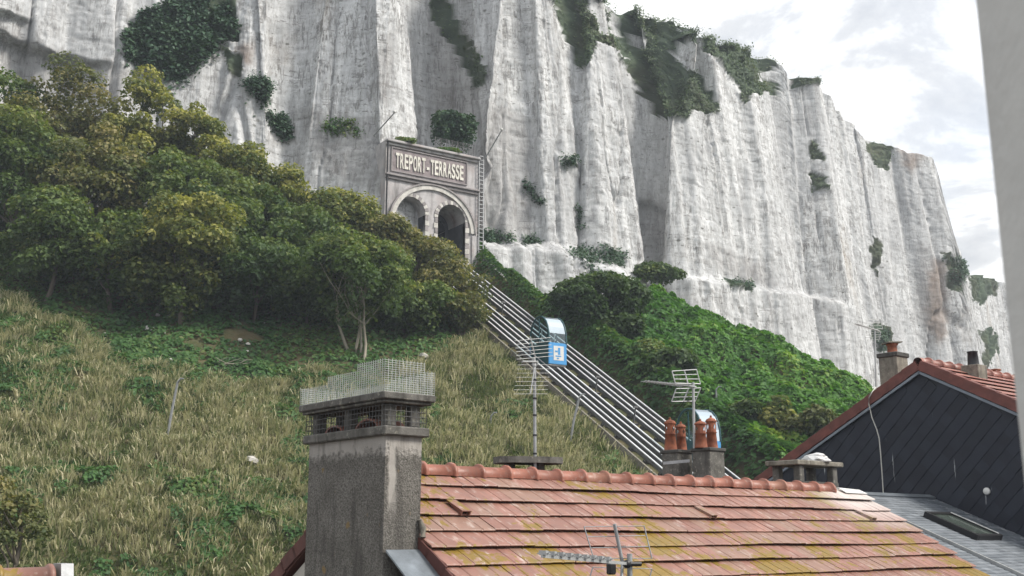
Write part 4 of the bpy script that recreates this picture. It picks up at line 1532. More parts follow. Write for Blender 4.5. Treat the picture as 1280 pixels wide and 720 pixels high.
for c, r, zt_ in ARCH:
    mb = MB()
    zs = zt_ - r
    for s in (-1, 1):
        mb.add([pw(c + s * r * 1.001, ZB, -.35), pw(c + s * r * 1.001, zs, -.35), pw(c + s * r * 1.001, zs, -DEP), pw(c + s * r * 1.001, ZB, -DEP)], [(0, 1, 2, 3)])
    # inner ring set back, then the bore
    N_ = 14
    for k in range(N_):
        t0, t1 = math.pi * k / N_, math.pi * (k + 1) / N_
        q = [(c + r * math.cos(t), zs + r * math.sin(t)) for t in (t0, t1)]
        i_ = [(c + .72 * r * math.cos(t), zs - .15 + .72 * r * math.sin(t)) for t in (t0, t1)]
        mb.add([pw(*q[0], -2.6), pw(*q[1], -2.6), pw(*i_[1], -2.6), pw(*i_[0], -2.6)], [(0, 1, 2, 3)])
        mb.add([pw(*i_[0], -2.6), pw(*i_[1], -2.6), pw(*i_[1], -DEP), pw(*i_[0], -DEP)], [(0, 1, 2, 3)])
    mb.add([pw(c - r, ZB, -DEP + .05), pw(c + r, ZB, -DEP + .05), pw(c + r, zt_, -DEP + .05), pw(c - r, zt_, -DEP + .05)], [(0, 1, 2, 3)])
    for s in (-1, 1):
        mb.add([pw(c + s * r, ZB, -2.6), pw(c + s * r, zs, -2.6), pw(c + s * .72 * r, zs - .15, -2.6), pw(c + s * .72 * r, ZB, -2.6)], [(0, 1, 2, 3)])
    mb.build("tunnel_bore", "tunnel", portal, fixn=False)
    # voussoirs, alternately pale and dark, and the quoins below them
    nv = 17
    for k in range(nv):
        t0, t1 = math.pi * (k + .04) / nv, math.pi * (k + .96) / nv
        R0, R1 = r - .01, r + .30
        mb = MB()
        poly = [pw(c + R0 * math.cos(t0), zs + R0 * math.sin(t0), .0), pw(c + R1 * math.cos(t0), zs + R1 * math.sin(t0), .0),
                pw(c + R1 * math.cos(t1), zs + R1 * math.sin(t1), .0), pw(c + R0 * math.cos(t1), zs + R0 * math.sin(t1), .0)]
        mb.prism(poly, TT * (.09 if k % 2 else .07))
        mb.build("voussoir", "stone_lite" if k % 2 == 0 else "stone_dark", portal)
    for s in (-1, 1):
        for k in range(11):
            z0 = zs - .42 * (k + 1)
            wd = .34 if k % 2 else .24
            mb = MB()
            mb.box(pw(c + s * (r + wd / 2 - .01), z0 + .2, .035), DT, TT, ZU, wd, .09, .39)
            mb.build("quoin", "stone_lite" if k % 2 else "stone_dark", portal)


def arc_band(name, c, zc, rx, rz, t0, t1, wid, proud, mat, n=26):
    mb = MB()
    for k in range(n):
        a, b = t0 + (t1 - t0) * k / n, t0 + (t1 - t0) * (k + 1) / n
        P_ = [pw(c + (rx + d) * math.cos(t), zc + (rz + d) * math.sin(t), o) for t in (a, b) for d, o in ((0, 0), (0, proud), (wid, proud), (wid, 0))]
        mb.add(P_, [(0, 4, 5, 1), (1, 5, 6, 2), (2, 6, 7, 3)])
    mb.build(name, mat, portal, fixn=False)


zspring = pz(588, 292)
arc_band("relieving_arch", 0.1, zspring - .1, 3.30, pz(540, 238) - zspring + .1, 0.02, math.pi - .02, .34, .16, "stone_lite")
arc_band("arch_moulding", 0.1, zspring - .1, 3.64, pz(540, 238) - zspring + .44, 0.02, math.pi - .02, .12, .24, "stone_dark")
# tympanum brick inside the big arch, slightly recessed courses
for s in (-1, 1):
    mb = MB()
    mb.box(pw(s * 3.72 + .08, (zspring + ZB) / 2 - .2, .06), DT, TT, ZU, .55, .14, zspring - ZB)
    mb.build("pilaster", "masonry", portal)
zsl = pz(535, 226)
zst = pz(535, 194)
mb = MB()
mb.box(pw(.05, zsl - .12, .16), DT, TT, ZU, 8.1, .34, .16, .03)
mb.box(pw(.05, zsl - .32, .08), DT, TT, ZU, 8.05, .20, .22, .03)
mb.build("string_course", "stone_dark", portal)
mb = MB()
mb.box(pw(.05, PTOP - .12, .18), DT, TT, ZU, 8.15, .40, .20, .04)
mb.box(pw(.05, PTOP - .33, .08), DT, TT, ZU, 8.1, .2, .2, .03)
mb.build("cornice", "masonry", portal)
zt1, zt0 = pz(535, 196.5), pz(535, 219.5)
wl0, wl1 = px_w(492.5), px_w(578.5)
mb = MB()
mb.box(pw((wl0 + wl1) / 2, (zt0 + zt1) / 2, .03), DT, TT, ZU, wl1 - wl0 + .5, .05, zt1 - zt0 + .28)
mb.build("sign_panel", "brick_red", portal)
mb = MB()
zc_, hh_ = (zt0 + zt1) / 2, (zt1 - zt0 + .28) / 2
ww_ = (wl1 - wl0 + .5) / 2
for s in (-1, 1):
    mb.box(pw((wl0 + wl1) / 2, zc_ + s * (hh_ + .04), .07), DT, TT, ZU, 2 * ww_ + .16, .13, .08)
    mb.box(pw((wl0 + wl1) / 2 + s * (ww_ + .042), zc_, .068), DT, TT, ZU, .08, .12, 2 * hh_)
mb.build("sign_moulding", "stone_dark", portal)
TXT = "TREPORT-TERRASSE"
adv = (wl1 - wl0) / len(TXT)
lh = (zt1 - zt0) * .80
for i, ch in enumerate(TXT):
    cu = bpy.data.curves.new("letter", "FONT")
    cu.body = ch
    cu.size = 1.0
    cu.extrude = 0.04
    cu.offset = 0.022
    cu.align_x = "CENTER"
    tmp = bpy.data.objects.new("tmp", cu)
    link(tmp)
    dg = bpy.context.evaluated_depsgraph_get()
    me = bpy.data.meshes.new_from_object(tmp.evaluated_get(dg))
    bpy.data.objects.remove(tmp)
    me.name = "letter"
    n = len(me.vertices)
    co = np.empty(n * 3)
    me.vertices.foreach_get("co", co)
    co = co.reshape(-1, 3)
    x0, x1 = co[:, 0].min(), co[:, 0].max()
    wd_ = adv * (.84 if ch != "-" else .62)
    co[:, 0] = (co[:, 0] - (x0 + x1) / 2) / (x1 - x0) * wd_
    co[:, 1] = co[:, 1] / 0.729 * lh
    w = wl0 + adv * (i + .5)
    W = np.array([pw(w + a, zc_ - lh / 2 + b, .10 + c_) for a, b, c_ in co]) - BASE[portal]
    me.vertices.foreach_set("co", W.ravel())
    me.materials.clear()
    me.materials.append(M["sign"])
    me.update()
    o = link(bpy.data.objects.new("letter", me))
    o.parent = portal
# iron ladder up the right-hand side, drain pipe on the left, fence on top
mb = MB()
wl_, wr_ = 4.05, 4.45
for w in (wl_, wr_):
    mb.box(pw(w, 22.5, .22), DT, TT, ZU, .06, .06, 13.0)
for k in range(40):
    mb.box(pw((wl_ + wr_) / 2, 16.2 + .33 * k, .22), DT, TT, ZU, .34, .04, .05)
mb.build("ladder", "metal", portal)
mb = MB()
mb.tube([pw(-3.9, 16, .2), pw(-3.9, PTOP - .2, .2)], .07, 6)
mb.build("drain_pipe", "black", portal)
mb = MB()
for k in range(8):
    w = .4 + .5 * k
    mb.box(pw(w, PTOP + .55, -.35), DT, TT, ZU, .04, .04, 1.3)
for k in range(4):
    mb.box(pw(2.15, PTOP + .25 + .3 * k, -.35), DT, TT, ZU, 3.6, .02, .02)
for k in range(34):
    mb.box(pw(.45 + k * .105, PTOP + .6, -.35), DT, TT, ZU, .012, .012, 1.1)
mb.build("fence", "rail_dark", portal)

# planting above the portal
c = onplane(568, 163, PC - TT * 1.6, TT)
make_bush("shrub", "round dark bush in the cleft above the portal sign", "shrub", c, (2.1, 1.5, 2.2), "leaf_ivy", 6200, .18, 22, .5, low=False)
for px, w_, lab in ((503, 1.2, "weeds hanging over the left end of the portal cornice"), (560, 1.9, "dry weeds along the portal cornice under the round bush")):
    w = px_w(px)
    make_bush("weeds", lab, "weeds", pw(w, PTOP + .1, -.3), (w_, .6, .45), "leaf_nettle", 900, .16, 8, .75)


def flagpole(p0, p1, lab):
    mb = MB()
    mb.tube([p0, p1], [.055, .045], 7)
    t_ = thing("flagpole", lab, "flagpole", p0, "bare flagpoles leaning out beside the portal")
    mb.build("pole", "metal", t_)
    m2 = MB()
    m2.lathe(np.asarray(p1), [(.02, -.02), (.1, .02), (.12, .1), (.08, .18), (.01, .2)], 8)
    m2.build("finial", "white", t_)


flagpole(onplane(467, 170, PC + TT * .3, TT), onplane(493, 141, PC + TT * 2.2, TT), "bare flagpole slanting up left of the portal sign")
flagpole(onplane(607, 197, PC + TT * .3, TT), onplane(627, 163, PC + TT * 2.2, TT), "bare flagpole slanting up right of the portal sign")

# ------------------------------------------------------------------ funicular
TD = unit(TT + np.array([0, 0, -TSL]))
TN = unit(np.cross(DT, TD))
if TN[2] < 0:
    TN = -TN


def tp(w, L, h=0.0):
    q = PC + DT * w + (TT + np.array([0, 0, -TSL])) * L + TN * h
    return q


def track(ws, label):
    t_ = thing("funicular_track", label, "railway track", tp(np.mean(ws), 36, -.8), "twin inclined tracks of the funicular")
    L0, L1 = -2.0, 37.0
    for w in ws:
        mb = MB()
        a, b = tp(w, L0), tp(w, L1)
        ln = np.linalg.norm(b - a)
        mb.box((a + b) / 2 + TN * .03, DT, TD, TN, .085, ln, .05)
        ro = mb.build("rail", "rail", t_)
        m2 = MB()
        m2.box((a + b) / 2 - TN * .10, DT, TD, TN, .035, ln, .20)
        m2.build("rail_web", "rail_dark", ro)
    wm = np.mean(ws)
    k = 0
    L = L0 + .6
    while L < L1:
        mb = MB()
        mb.box(tp(wm, L, -.27), DT, TD, TN, max(ws) - min(ws) + .3, .16, .14)
        mb.build("sleeper", "cement_dark", t_)
        L += 1.15
    mb = MB()
    a, b = tp(wm, L0, -.55), tp(wm, L1, -.55)
    mb.box((a + b) / 2, DT, TD, TN, max(ws) - min(ws) + .5, np.linalg.norm(b - a), .3)
    mb.build("track_bed", "ground", t_)
    return t_


track((-2.2, -1.68, -1.05, -.5), "left-hand funicular track, the one carrying the blue cabin")
track((.5, 1.05, 1.72, 2.3), "right-hand funicular track next to the hedge bank")
mb = MB()
a, b = tp(-2.62, 1), tp(-2.62, 37)
mb.box((a + b) / 2 - TN * .42, DT, TD, TN, .12, np.linalg.norm(b - a), .4)
single(mb, "kerb", "concrete_lite", "pale concrete kerb along the grass side of the left-hand track", "kerb")
for k in range(9):
    L = 3.2 + 3.4 * k
    mb = MB()
    mb.tube([tp(0.15, L, -.6), tp(0.15, L) + np.array([0, 0, .75])], .05, 6)
    mb.box(tp(0.15, L) + np.array([0, 0, .72]), DT, TT, ZU, .28, .12, .1)
    mb.box(tp(0.15, L, -.25), DT, TD, TN, .5, .1, .1)
    single(mb, "cable_post", "rail_dark", "short dark post between the two tracks, post %s below the portal" % ("first second third fourth fifth sixth seventh eighth ninth".split()[k]), "post",
           "short posts between the tracks")


def cabin(wm, L, label, logo=True, wd=1.3):
    """glass-topped cabin, level, its arched sides across the track"""
    f = tp(wm, L)                        # uphill end on the rail
    ln = 2.05
    zf = tp(wm, L + ln)[2] + .25         # floor a little above the lower end
    t_ = thing("funicular_cabin", label, "cable cabin", np.array([f[0], f[1], zf]))

    def cpt(x, y, z):                    # x along track (downhill), y across, z up
        q = f + TT * x + DT * y
        return np.array([q[0], q[1], zf + z])

    hb, ht = 1.30, 3.0
    # under-frame
    mb = MB()
    mb.prism([cpt(.0, -wd / 2 + .1, 0), cpt(ln, -wd / 2 + .1, 0), cpt(ln, -wd / 2 + .1, -.12), cpt(.05, -wd / 2 + .1, 1.0 - .12)][:4], DT * (wd - .2))
    mb.box(cpt(ln * .82, 0, -.2), TT, DT, ZU, .5, wd * .7, .22, .02)
    mb.build("under_frame", "rail_dark", t_)
    # lower body
    mb = MB()
    mb.box(cpt(ln - .05, 0, hb / 2), TT, DT, ZU, .10, wd, hb, .03)
    fr = mb.build("front_panel", "blue", t_)
    mb = MB()
    mb.box(cpt(.05, 0, hb / 2), TT, DT, ZU, .10, wd, hb, .03)
    mb.build("rear_panel", "blue", t_)
    for s in (-1, 1):
        mb = MB()
        mb.box(cpt(ln / 2, s * (wd / 2 - .03), hb / 2 - .01), TT, DT, ZU, ln - .22, .06, hb - .04)
        mb.build("side_panel", "teal", t_)
    mb = MB()
    mb.box(cpt(ln / 2, 0, .03), TT, DT, ZU, ln - .1, wd - .1, .06)
    mb.build("floor", "rail_dark", t_)
    if logo:
        mb = MB()
        mb.box(cpt(ln + .008, 0.05, .68), TT, DT, ZU, .012, wd * .56, .86)
        lo = mb.build("logo_plate", "white", fr)
        mb = MB()
        mb.box(cpt(ln + .020, .08, .80), TT, DT, ZU, .010, .16, .42)
        mb.box(cpt(ln + .020, -.12, .78), TT, DT, ZU, .010, .18, .10)
        mb.box(cpt(ln + .020, .02, .50), TT, DT, ZU, .010, .40, .07)
        mb.box(cpt(ln + .020, -.02, .36), TT, DT, ZU, .010, .14, .08)
        mb.build("logo_mark", "blue", fr)
    # arched glass hood: profile in the x-z plane
    prof = []
    r = ln / 2
    for k in range(13):
        a = math.pi * k / 12
        prof.append((ln / 2 + r * math.cos(a) * 1.0, hb + (ht - hb) * (math.sin(a) ** .8)))
    mb = MB()
    for (x0, z0), (x1, z1) in zip(prof[:-1], prof[1:]):
        mb.add([cpt(x0, -wd / 2 + .04, z0), cpt(x1, -wd / 2 + .04, z1), cpt(x1, wd / 2 - .04, z1), cpt(x0, wd / 2 - .04, z0)], [(0, 1, 2, 3)], True)
    mb.build("glass_hood", "glass", t_, fixn=False)
    for s in (-1, 1):
        mb = MB()
        pts = [cpt(x, s * (wd / 2 - .03), z) for x, z in prof]
        mb.add(pts, [tuple(range(len(pts)))])
        mb.build("side_window", "glass", t_, fixn=False)
        mb = MB()
        mb.tube([cpt(x, s * (wd / 2 - .03), z) for x, z in prof], .055, 6)
        mb.box(cpt(ln / 2, s * (wd / 2 - .02), hb), TT, DT, ZU, ln, .06, .08)
        mb.box(cpt(ln * .5, s * (wd / 2 - .02), hb + .75), TT, DT, ZU, .05, .05, 1.6)
        mb.build("window_frame", "teal", t_)
    mb = MB()
    for x in (.35, ln - .35):
        mb.tube([cpt(x, 0, 0), cpt(x, 0, 2.45)], .03, 6)
    mb.tube([cpt(.35, 0, 1.55), cpt(ln - .35, 0, 1.55)], .03, 6)
    mb.build("handrail", "alu", t_)
    return t_


cabin(-1.05, 15.9, "light blue funicular cabin with arched glass top and white logo plate on the track")
cabin(1.15, 26.4, "second funicular cabin, mostly hidden behind the terracotta chimney pots", logo=False)

# ------------------------------------------------------------------ the tiled house in front
TH = math.radians(32.0)
DN = HD * math.cos(TH) - ZU * math.sin(TH)         # down the front slope
NRM = np.cross(RD, DN)
if NRM[2] < 0:
    NRM = -NRM
DNB = -HD * math.cos(TH) - ZU * math.sin(TH)       # down the rear slope
AP = np.array([-.759, 12.395, .655])               # point of the ridge (top of the boards)
LV, RV = -1.109, 8.06                              # left and right verge, along the ridge
house = thing("tiled_house", "house with lichened pink clay tile roof and roughcast chimney in the foreground", "house", AP + RD * 3.5 - ZU * 8.6)


def rp(a, d, h=0.0):
    """front slope: along the ridge, down the slope, proud of it"""
    return AP + RD * a + DN * d + NRM * h


SL = 5.2
mb = MB()
for dn in (DN, DNB):
    nn = np.cross(RD, dn)
    nn = nn if nn[2] > 0 else -nn
    q = [AP + RD * LV, AP + RD * RV, AP + RD * RV + dn * SL, AP + RD * LV + dn * SL]
    q = [p - nn * .02 for p in q]
    mb.prism(q, -nn * .12)
roof = mb.build("roof", "verge", house)
mb = MB()
gx = [AP + RD * (LV + .06) - ZU * .22]
hw = SL * math.cos(TH) - .35
zl = AP[2] - SL * math.sin(TH) - .05
for a0, a1 in ((LV + .06, RV - .06),):
    P5 = [AP + RD * a0 - ZU * .25, AP + RD * a0 + HD * hw + ZU * (zl - AP[2] + .1), AP + RD * a0 + HD * hw - ZU * (8.7), AP + RD * a0 - HD * hw - ZU * 8.7,
          AP + RD * a0 - HD * hw + ZU * (zl - AP[2] + .1)]
    mb.prism(P5, RD * (a1 - a0))
mb.build("wall", "render", house)

# one clay tile: two flat panels with a shallow channel, front edge lifted
TWD, TEX = 0.333, 0.302


def tile_mesh(name, mat, w=TWD, ln=0.36, lift=.052, th=.015):
    m = MB()
    xs = [-w / 2 + .003, -.016, -.006, .006, .016, w / 2 - .003]
    zs = [0, 0, -.007, -.007, 0, 0]
    V = []
    for y, zo in ((0, 0.004), (ln - .012, lift), (ln, lift - .006)):
        V += [(x, y, zo + z) for x, z in zip(xs, zs)]
    V += [(x, ln, lift - th) for x in xs]
    n = len(xs)
    Fs = []
    for r in range(3):
        for i in range(n - 1):
            Fs.append((r * n + i, r * n + i + 1, (r + 1) * n + i + 1, (r + 1) * n + i))
    m.add(V, Fs)
    # sides
    m.add([V[0], V[n], V[2 * n], V[3 * n], (xs[0], 0, -.02)], [(0, 1, 2, 3, 4)])
    m.add([V[n - 1], V[2 * n - 1], V[3 * n - 1], V[4 * n - 1], (xs[-1], 0, -.02)], [(4, 3, 2, 1, 0)])
    return m.mesh(name, mat, fixn=False)


TILE = tile_mesh("roof_tile", "tile")
d_first = float(np.dot(onplane(640, 613.5, AP, NRM) - AP, DN))
ncol = int(round((RV - LV) / TWD))
TWD_ = (RV - LV) / ncol
rows = []
d = d_first - .36
rr = 0
cand = []
while d < SL - .3:
    for c_ in range(ncol):
        a = LV + (c_ + .5) * TWD_
        P_ = rp(a, d + .2)
        x, y = proj(P_)
        cand.append((d, a, x, y, rr, c_))
    d += TEX
    rr += 1
seen = [q for q in cand if -20 < q[2] < 1300 and q[3] < 735]
seen.sort(key=lambda q: q[3])
take = set((q[4], q[5]) for q in seen[:300])
rest = MB()
VENT = []
for d, a, x, y, r_, c_ in cand:
    jit = random.gauss(0, .0035)
    jit2 = random.gauss(0, .003)
    if (r_, c_) in take:
        ang = random.gauss(0, .007)
        X = RD * math.cos(ang) + DN * math.sin(ang)
        Yv = -RD * math.sin(ang) + DN * math.cos(ang)
        inst("roof_tile", TILE, roof, X, Yv, NRM, rp(a + jit2, d + jit + .008 * math.sin(a * 1.7 + r_), random.uniform(0, .006) + .006 * math.sin(a * 1.1 + r_ * 2.3)))
    else:
        rest.box(rp(a, d + .18, .018), RD, DN, NRM, TWD_ - .006, .36, .024)
o = rest.build("hidden_courses", "tile", roof)
tag(o, kind="stuff")
# rear slope courses
mb = MB()
d = .1
while d < SL:
    q = AP + DNB * (d + .16)
    nb = NRM - 2 * HD * np.dot(NRM, HD)
    mb.box(q + RD * (LV + RV) / 2 + nb * .02, RD, DNB, nb, RV - LV, .33, .025)
    d += .31
o = mb.build("rear_courses", "tile", roof)
tag(o, kind="stuff")
# ventilation tiles: a little dormer wedge, a black plate put in as its mouth's shade
for px, py in ((572, 641), (879, 644), (1082, 649)):
    q = onplane(px, py, AP, NRM)
    a, d = float(np.dot(q - AP, RD)), float(np.dot(q - AP, DN))
    k = math.floor((d - d_first) / TEX + 1)
    d1 = d_first + TEX * k - .015
    mb = MB()
    w = .11
    for (ya, yb, za, zb) in ((d1 - .27, d1 + .03, .04, .085),):
        mb.prism([rp(a - w / 2, ya, za), rp(a - w / 2, yb, za), rp(a - w / 2, yb, zb), ], RD * .012)
        mb.prism([rp(a + w / 2, ya, za), rp(a + w / 2, yb, za), rp(a + w / 2, yb, zb), ], RD * .012)
        mb.prism([rp(a - w / 2, ya, za), rp(a - w / 2, yb, zb), rp(a - w / 2, yb, zb + .012), rp(a - w / 2, ya, za + .012)], RD * (w + .012))
    vt = mb.build("vent_tile", "tile", roof)
    mb = MB()
    mb.box(rp(a + .006, d1 - .03, .055), RD, DN, NRM, w - .012, .02, .05)
    mb.build("vent_shade", "black", roof)


def ridge_mesh(name, mat, ln=.40, r=.105, rc=.128):
    """half-round ridge tile with a rolled collar at one end"""
    m = MB()
    n = 10
    prof = [(0, r * .96), (ln - .055, r), (ln - .052, rc), (ln - .035, rc + .010), (ln - .012, rc + .008), (ln, rc - .01), (ln, r * .9)]
    V = []
    for x, q in prof:
        for k in range(n + 1):
            t = math.radians(-14) + math.radians(208) * k / n
            V.append((x, -q * math.cos(t), q * math.sin(t) * .95))
    Fs = []
    for i in range(len(prof) - 1):
        for k in range(n):
            b = i * (n + 1) + k
            Fs.append((b, b + 1, b + n + 2, b + n + 1))
    m.add(V, Fs, True)
    return m.mesh(name, mat, fixn=True)


RIDGE = ridge_mesh("ridge_tile", "ridge")
a = LV + .02
while a + .40 < 7.52:
    ang = random.gauss(0, .012)
    X = unit(RD + HD * random.gauss(0, .008) + ZU * ang)
    Zl = unit(ZU - X * np.dot(ZU, X))
    Yl = np.cross(Zl, X)
    inst("ridge_tile", RIDGE, roof, X, Yl, Zl, AP + RD * a + ZU * (.005 + random.gauss(0, .003)))
    a += .4
# limewashed zinc closing the ridge at the right-hand end
mb = MB()
for s, dn in ((1, DN), (-1, DNB)):
    nn = NRM if s == 1 else NRM - 2 * HD * np.dot(NRM, HD)
    mb.prism([AP + RD * 7.50 + nn * .05, AP + RD * (RV + .02) + nn * .03, AP + RD * (RV + .02) + dn * .16 + nn * .05, AP + RD * 7.50 + dn * .16 + nn * .055], nn * .008)
mb.build("ridge_flashing", "zinc_white", roof)
# verge tiles: dark side skirts stepping down both gable edges
for side, a0 in ((-1, LV), (1, RV)):
    for dn in (DN, DNB):
        nn = np.cross(RD, dn)
        nn = nn if nn[2] > 0 else -nn
        d = 0.0
        k = 0
        while d < (SL if side < 0 else SL):
            mb = MB()
            q = AP + RD * (a0 + side * .012) + dn * (d + .17)
            lift = .010 + .012 * (k % 2)
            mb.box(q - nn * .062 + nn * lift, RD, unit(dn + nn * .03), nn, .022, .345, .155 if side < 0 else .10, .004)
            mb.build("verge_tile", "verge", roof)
            d += TEX
            k += 1


# ------------------------------------------------------------------ chimneys of the tiled house
def stack_box(c, wr, wh, z0, z1, name, mat, parent, bev=.012):
    mb = MB()
    mb.box((c[0], c[1], (z0 + z1) / 2), RD, HD, ZU, wr, wh, z1 - z0, bev)
    return mb.build(name, mat, parent)


Pq = np.array([-.8843, 10.8122, 0])
CW, CH = .42, 1.45
cc = Pq - RD * CW / 2 - HD * CH / 2
# roughcast body with a slightly uneven surface
mb = MB()
zs = np.concatenate([[-8.3, -3, -1.2], np.linspace(-.9, .925, 20)])
ring = []
per = []
nr, nh = 9, 26
for i in range(nr):
    per.append((-CW / 2 + CW * i / nr, CH / 2, 0, 1))
for i in range(nh):
    per.append((CW / 2, CH / 2 - CH * i / nh, 1, 0))
for i in range(nr):
    per.append((CW / 2 - CW * i / nr, -CH / 2, 0, -1))
for i in range(nh):
    per.append((-CW / 2, -CH / 2 + CH * i / nh, -1, 0))
V = []
for z in zs:
    for (r_, h_, nx_, ny_) in per:
        jz = .006 * float(vnoise(r_ * 6 + 3, h_ * 6, z * 6))
        q = cc + RD * (r_ + nx_ * jz) + HD * (h_ + ny_ * jz)
        V.append((q[0], q[1], z))
npz = len(per)
Fs = [(i * npz + k, i * npz + (k + 1) % npz, (i + 1) * npz + (k + 1) % npz, (i + 1) * npz + k) for i in range(len(zs) - 1) for k in range(npz)]
mb.add(V, Fs)
mb.add(V[-npz:], [tuple(range(npz))])
chim = mb.build("chimney", "roughcast", house)
chim["label"] = "big roughcast chimney with slab cap and wire cage"
stack_box(cc, CW + .11, CH + .12, .925, 1.015, "lower_slab", "concrete", chim)
stack_box(cc, CW + .19, CH + .20, 1.265, 1.335, "upper_slab", "concrete", chim, .01)
stack_box(cc, CW + .13, CH + .14, 1.235, 1.265, "slab_soffit", "concrete", chim, .006)
for i, r_ in enumerate((-CW / 2 + .07, CW / 2 - .07)):
    for h_ in (-CH / 2 + .07, -.02, CH / 2 - .07):
        q = cc + RD * r_ + HD * h_
        stack_box(q, .115, .115, 1.015, 1.236, "post", "concrete", chim, .015)
for h_, w_, rz in ((-.33, .14, .09), (.30, .17, .11)):
    mb = MB()
    c0 = cc + HD * h_ + ZU * 1.012
    pts = []
    for k in range(9):
        t = math.pi * k / 8
        pts.append(c0 + HD * w_ * math.cos(t) * 1.25 + ZU * rz * math.sin(t))
    for k in range(9):
        t = math.pi * (8 - k) / 8
        pts.append(c0 + HD * (w_ - .02) * math.cos(t) * 1.25 + ZU * (rz - .02) * math.sin(t))
    mb.prism([p - RD * .16 for p in pts], RD * .32)
    mb.build("flue_cover", "tile_red", chim)


def wire_panel(mb, p0, p1, z0, z1, dx, dz, r=.0016, top=None):
    """square wire mesh between two uprights; top(t) gives an uneven upper edge"""
    p0, p1 = np.asarray(p0, float), np.asarray(p1, float)
    L = np.linalg.norm(p1 - p0)
    d_ = (p1 - p0) / L
    nd = np.cross(d_, ZU)
    n = max(1, int(L / dx))
    for i in range(n + 1):
        t = i / n
        zt_ = top(t) if top else z1
        q = p0 + d_ * L * t
        mb.box((q[0], q[1], (z0 + zt_) / 2), d_, nd, ZU, 2 * r, 2 * r, zt_ - z0)
    m_ = int((z1 - z0) / dz)
    for k in range(m_ + 1):
        z = z0 + dz * k
        # run where the mesh is tall enough
        ts = [t for t in np.linspace(0, 1, 41) if (top(t) if top else z1) >= z - 1e-4]
        if len(ts) > 1:
            a_, b_ = p0 + d_ * L * min(ts), p0 + d_ * L * max(ts)
            q = (a_ + b_) / 2
            mb.box((q[0], q[1], z), d_, nd, ZU, np.linalg.norm(b_ - a_), 2 * r, 2 * r)


def corner(sr, sh, er, eh):
    q = cc + RD * sr * (CW / 2 + er) + HD * sh * (CH / 2 + eh)
    return np.array([q[0], q[1], 0])


zt_ = 1.337
tops = {"L": lambda t: zt_ + (.17 if t < .33 else (.245 if t < .70 else .315)), "F": lambda t: zt_ + (.315 if t < .72 else (.315 if t < .80 else .235)),
        "R": lambda t: zt_ + (.235 if t < .5 else .20), "B": lambda t: zt_ + .19}
e = .085
FL, FR, BL, BR = corner(-1, 1, e, e), corner(1, 1, e, e), corner(-1, -1, e, e), corner(1, -1, e, e)
mb = MB()
wire_panel(mb, BL, FL, zt_, zt_ + .32, .040, .0215, .0020, tops["L"])
wire_panel(mb, FL, FR, zt_, zt_ + .32, .040, .0215, .0020, tops["F"])
wire_panel(mb, FR, BR, zt_, zt_ + .24, .040, .0215, .0020, tops["R"])
wire_panel(mb, BR, BL, zt_, zt_ + .24, .040, .0215, .0020, tops["B"])
mb.build("wire_cage", "wire", chim, fixn=False)
e = .03
FL, FR, BL, BR = corner(-1, 1, e, e), corner(1, 1, e, e), corner(-1, -1, e, e), corner(1, -1, e, e)
mb = MB()
for a_, b_ in ((BL, FL), (FL, FR), (FR, BR), (BR, BL)):
    wire_panel(mb, a_, b_, 1.016, 1.235, .055, .05, .0024)
mb.build("wire_guard", "rail_dark", chim, fixn=False)
# lead apron at the foot of the stack
mb = MB()
q0 = rp(LV - .03, 1.42, .02)
mb.prism([Pq + RD * .0 - RD * .40 + HD * .02 - ZU * .16, Pq + RD * .015 + HD * .02 - ZU * .16, Pq + RD * .015 + HD * .75 - ZU * .66, Pq - RD * .40 + HD * .75 - ZU * .66], ZU * .02)
mb.build("lead_apron", "zinc", chim)
mb = MB()
mb.tube([Pq - RD * .02 + HD * .02 + ZU * .14, Pq + RD * .01 + HD * .03 + ZU * .06, Pq + HD * .05 - ZU * .03], [.02, .035, .03], 6)
mb.build("mortar_fillet", "concrete_lite", chim)


# low chimneys behind the ridge: slab caps on short posts
def cap_chimney(px0, px1, ptop, pbot, Y, posts, name, mat, lab, oval=False, thick=.07, wh=.5):
    c0, c1 = at(px0, ptop, Y), at(px1, ptop, Y)
    zt_ = at((px0 + px1) / 2, ptop, Y)[2]
    zb = at((px0 + px1) / 2, pbot, Y)[2]
    W = c1[0] - c0[0]
    cx = (c0 + c1) / 2
    # slab whose outline, turned with the house, spans the seen width
    wr = (W - wh * abs(HD[0])) / RD[0] if not oval else W * .9
    root = MB()
    zslab = zt_ - thick
    sbase = np.array([cx[0], cx[1], 0])
    st = MB()
    st.box((cx[0], cx[1], (zb - 1.6 + zb) / 2), RD, HD, ZU, max(.3, wr - .18), wh - .1, 1.6, .01)
    ch = st.build("chimney", "cement_dark", house)
    ch["label"] = lab
    sl = MB()
    if oval:
        prof = []
        for k in range(20):
            t = 2 * math.pi * k / 20
            ex = abs(math.cos(t)) ** .6 * math.copysign(1, math.cos(t))
            ey = abs(math.sin(t)) ** .6 * math.copysign(1, math.sin(t))
            prof.append(sbase + np.array([1.0, .25, 0]) * ex * W / 2 * .97 + np.array([-.25, 1.0, 0]) * ey * wh / 2 + ZU * zslab)
        sl.prism(prof, ZU * thick)
    else:
        sl.box((cx[0], cx[1], zslab + thick / 2), RD, HD, ZU, wr, wh, thick, .012)
    sl.build("cap_slab", mat, ch)
    for (fr_, fh) in posts:
        p = MB()
        q = sbase + RD * wr * fr_ + HD * wh * fh
        p.box((q[0], q[1], (zb + zslab) / 2 - .02), RD, HD, ZU, .12, .12, zslab - zb + .04, .01)
        p.build("post", "concrete", ch)
    return zt_


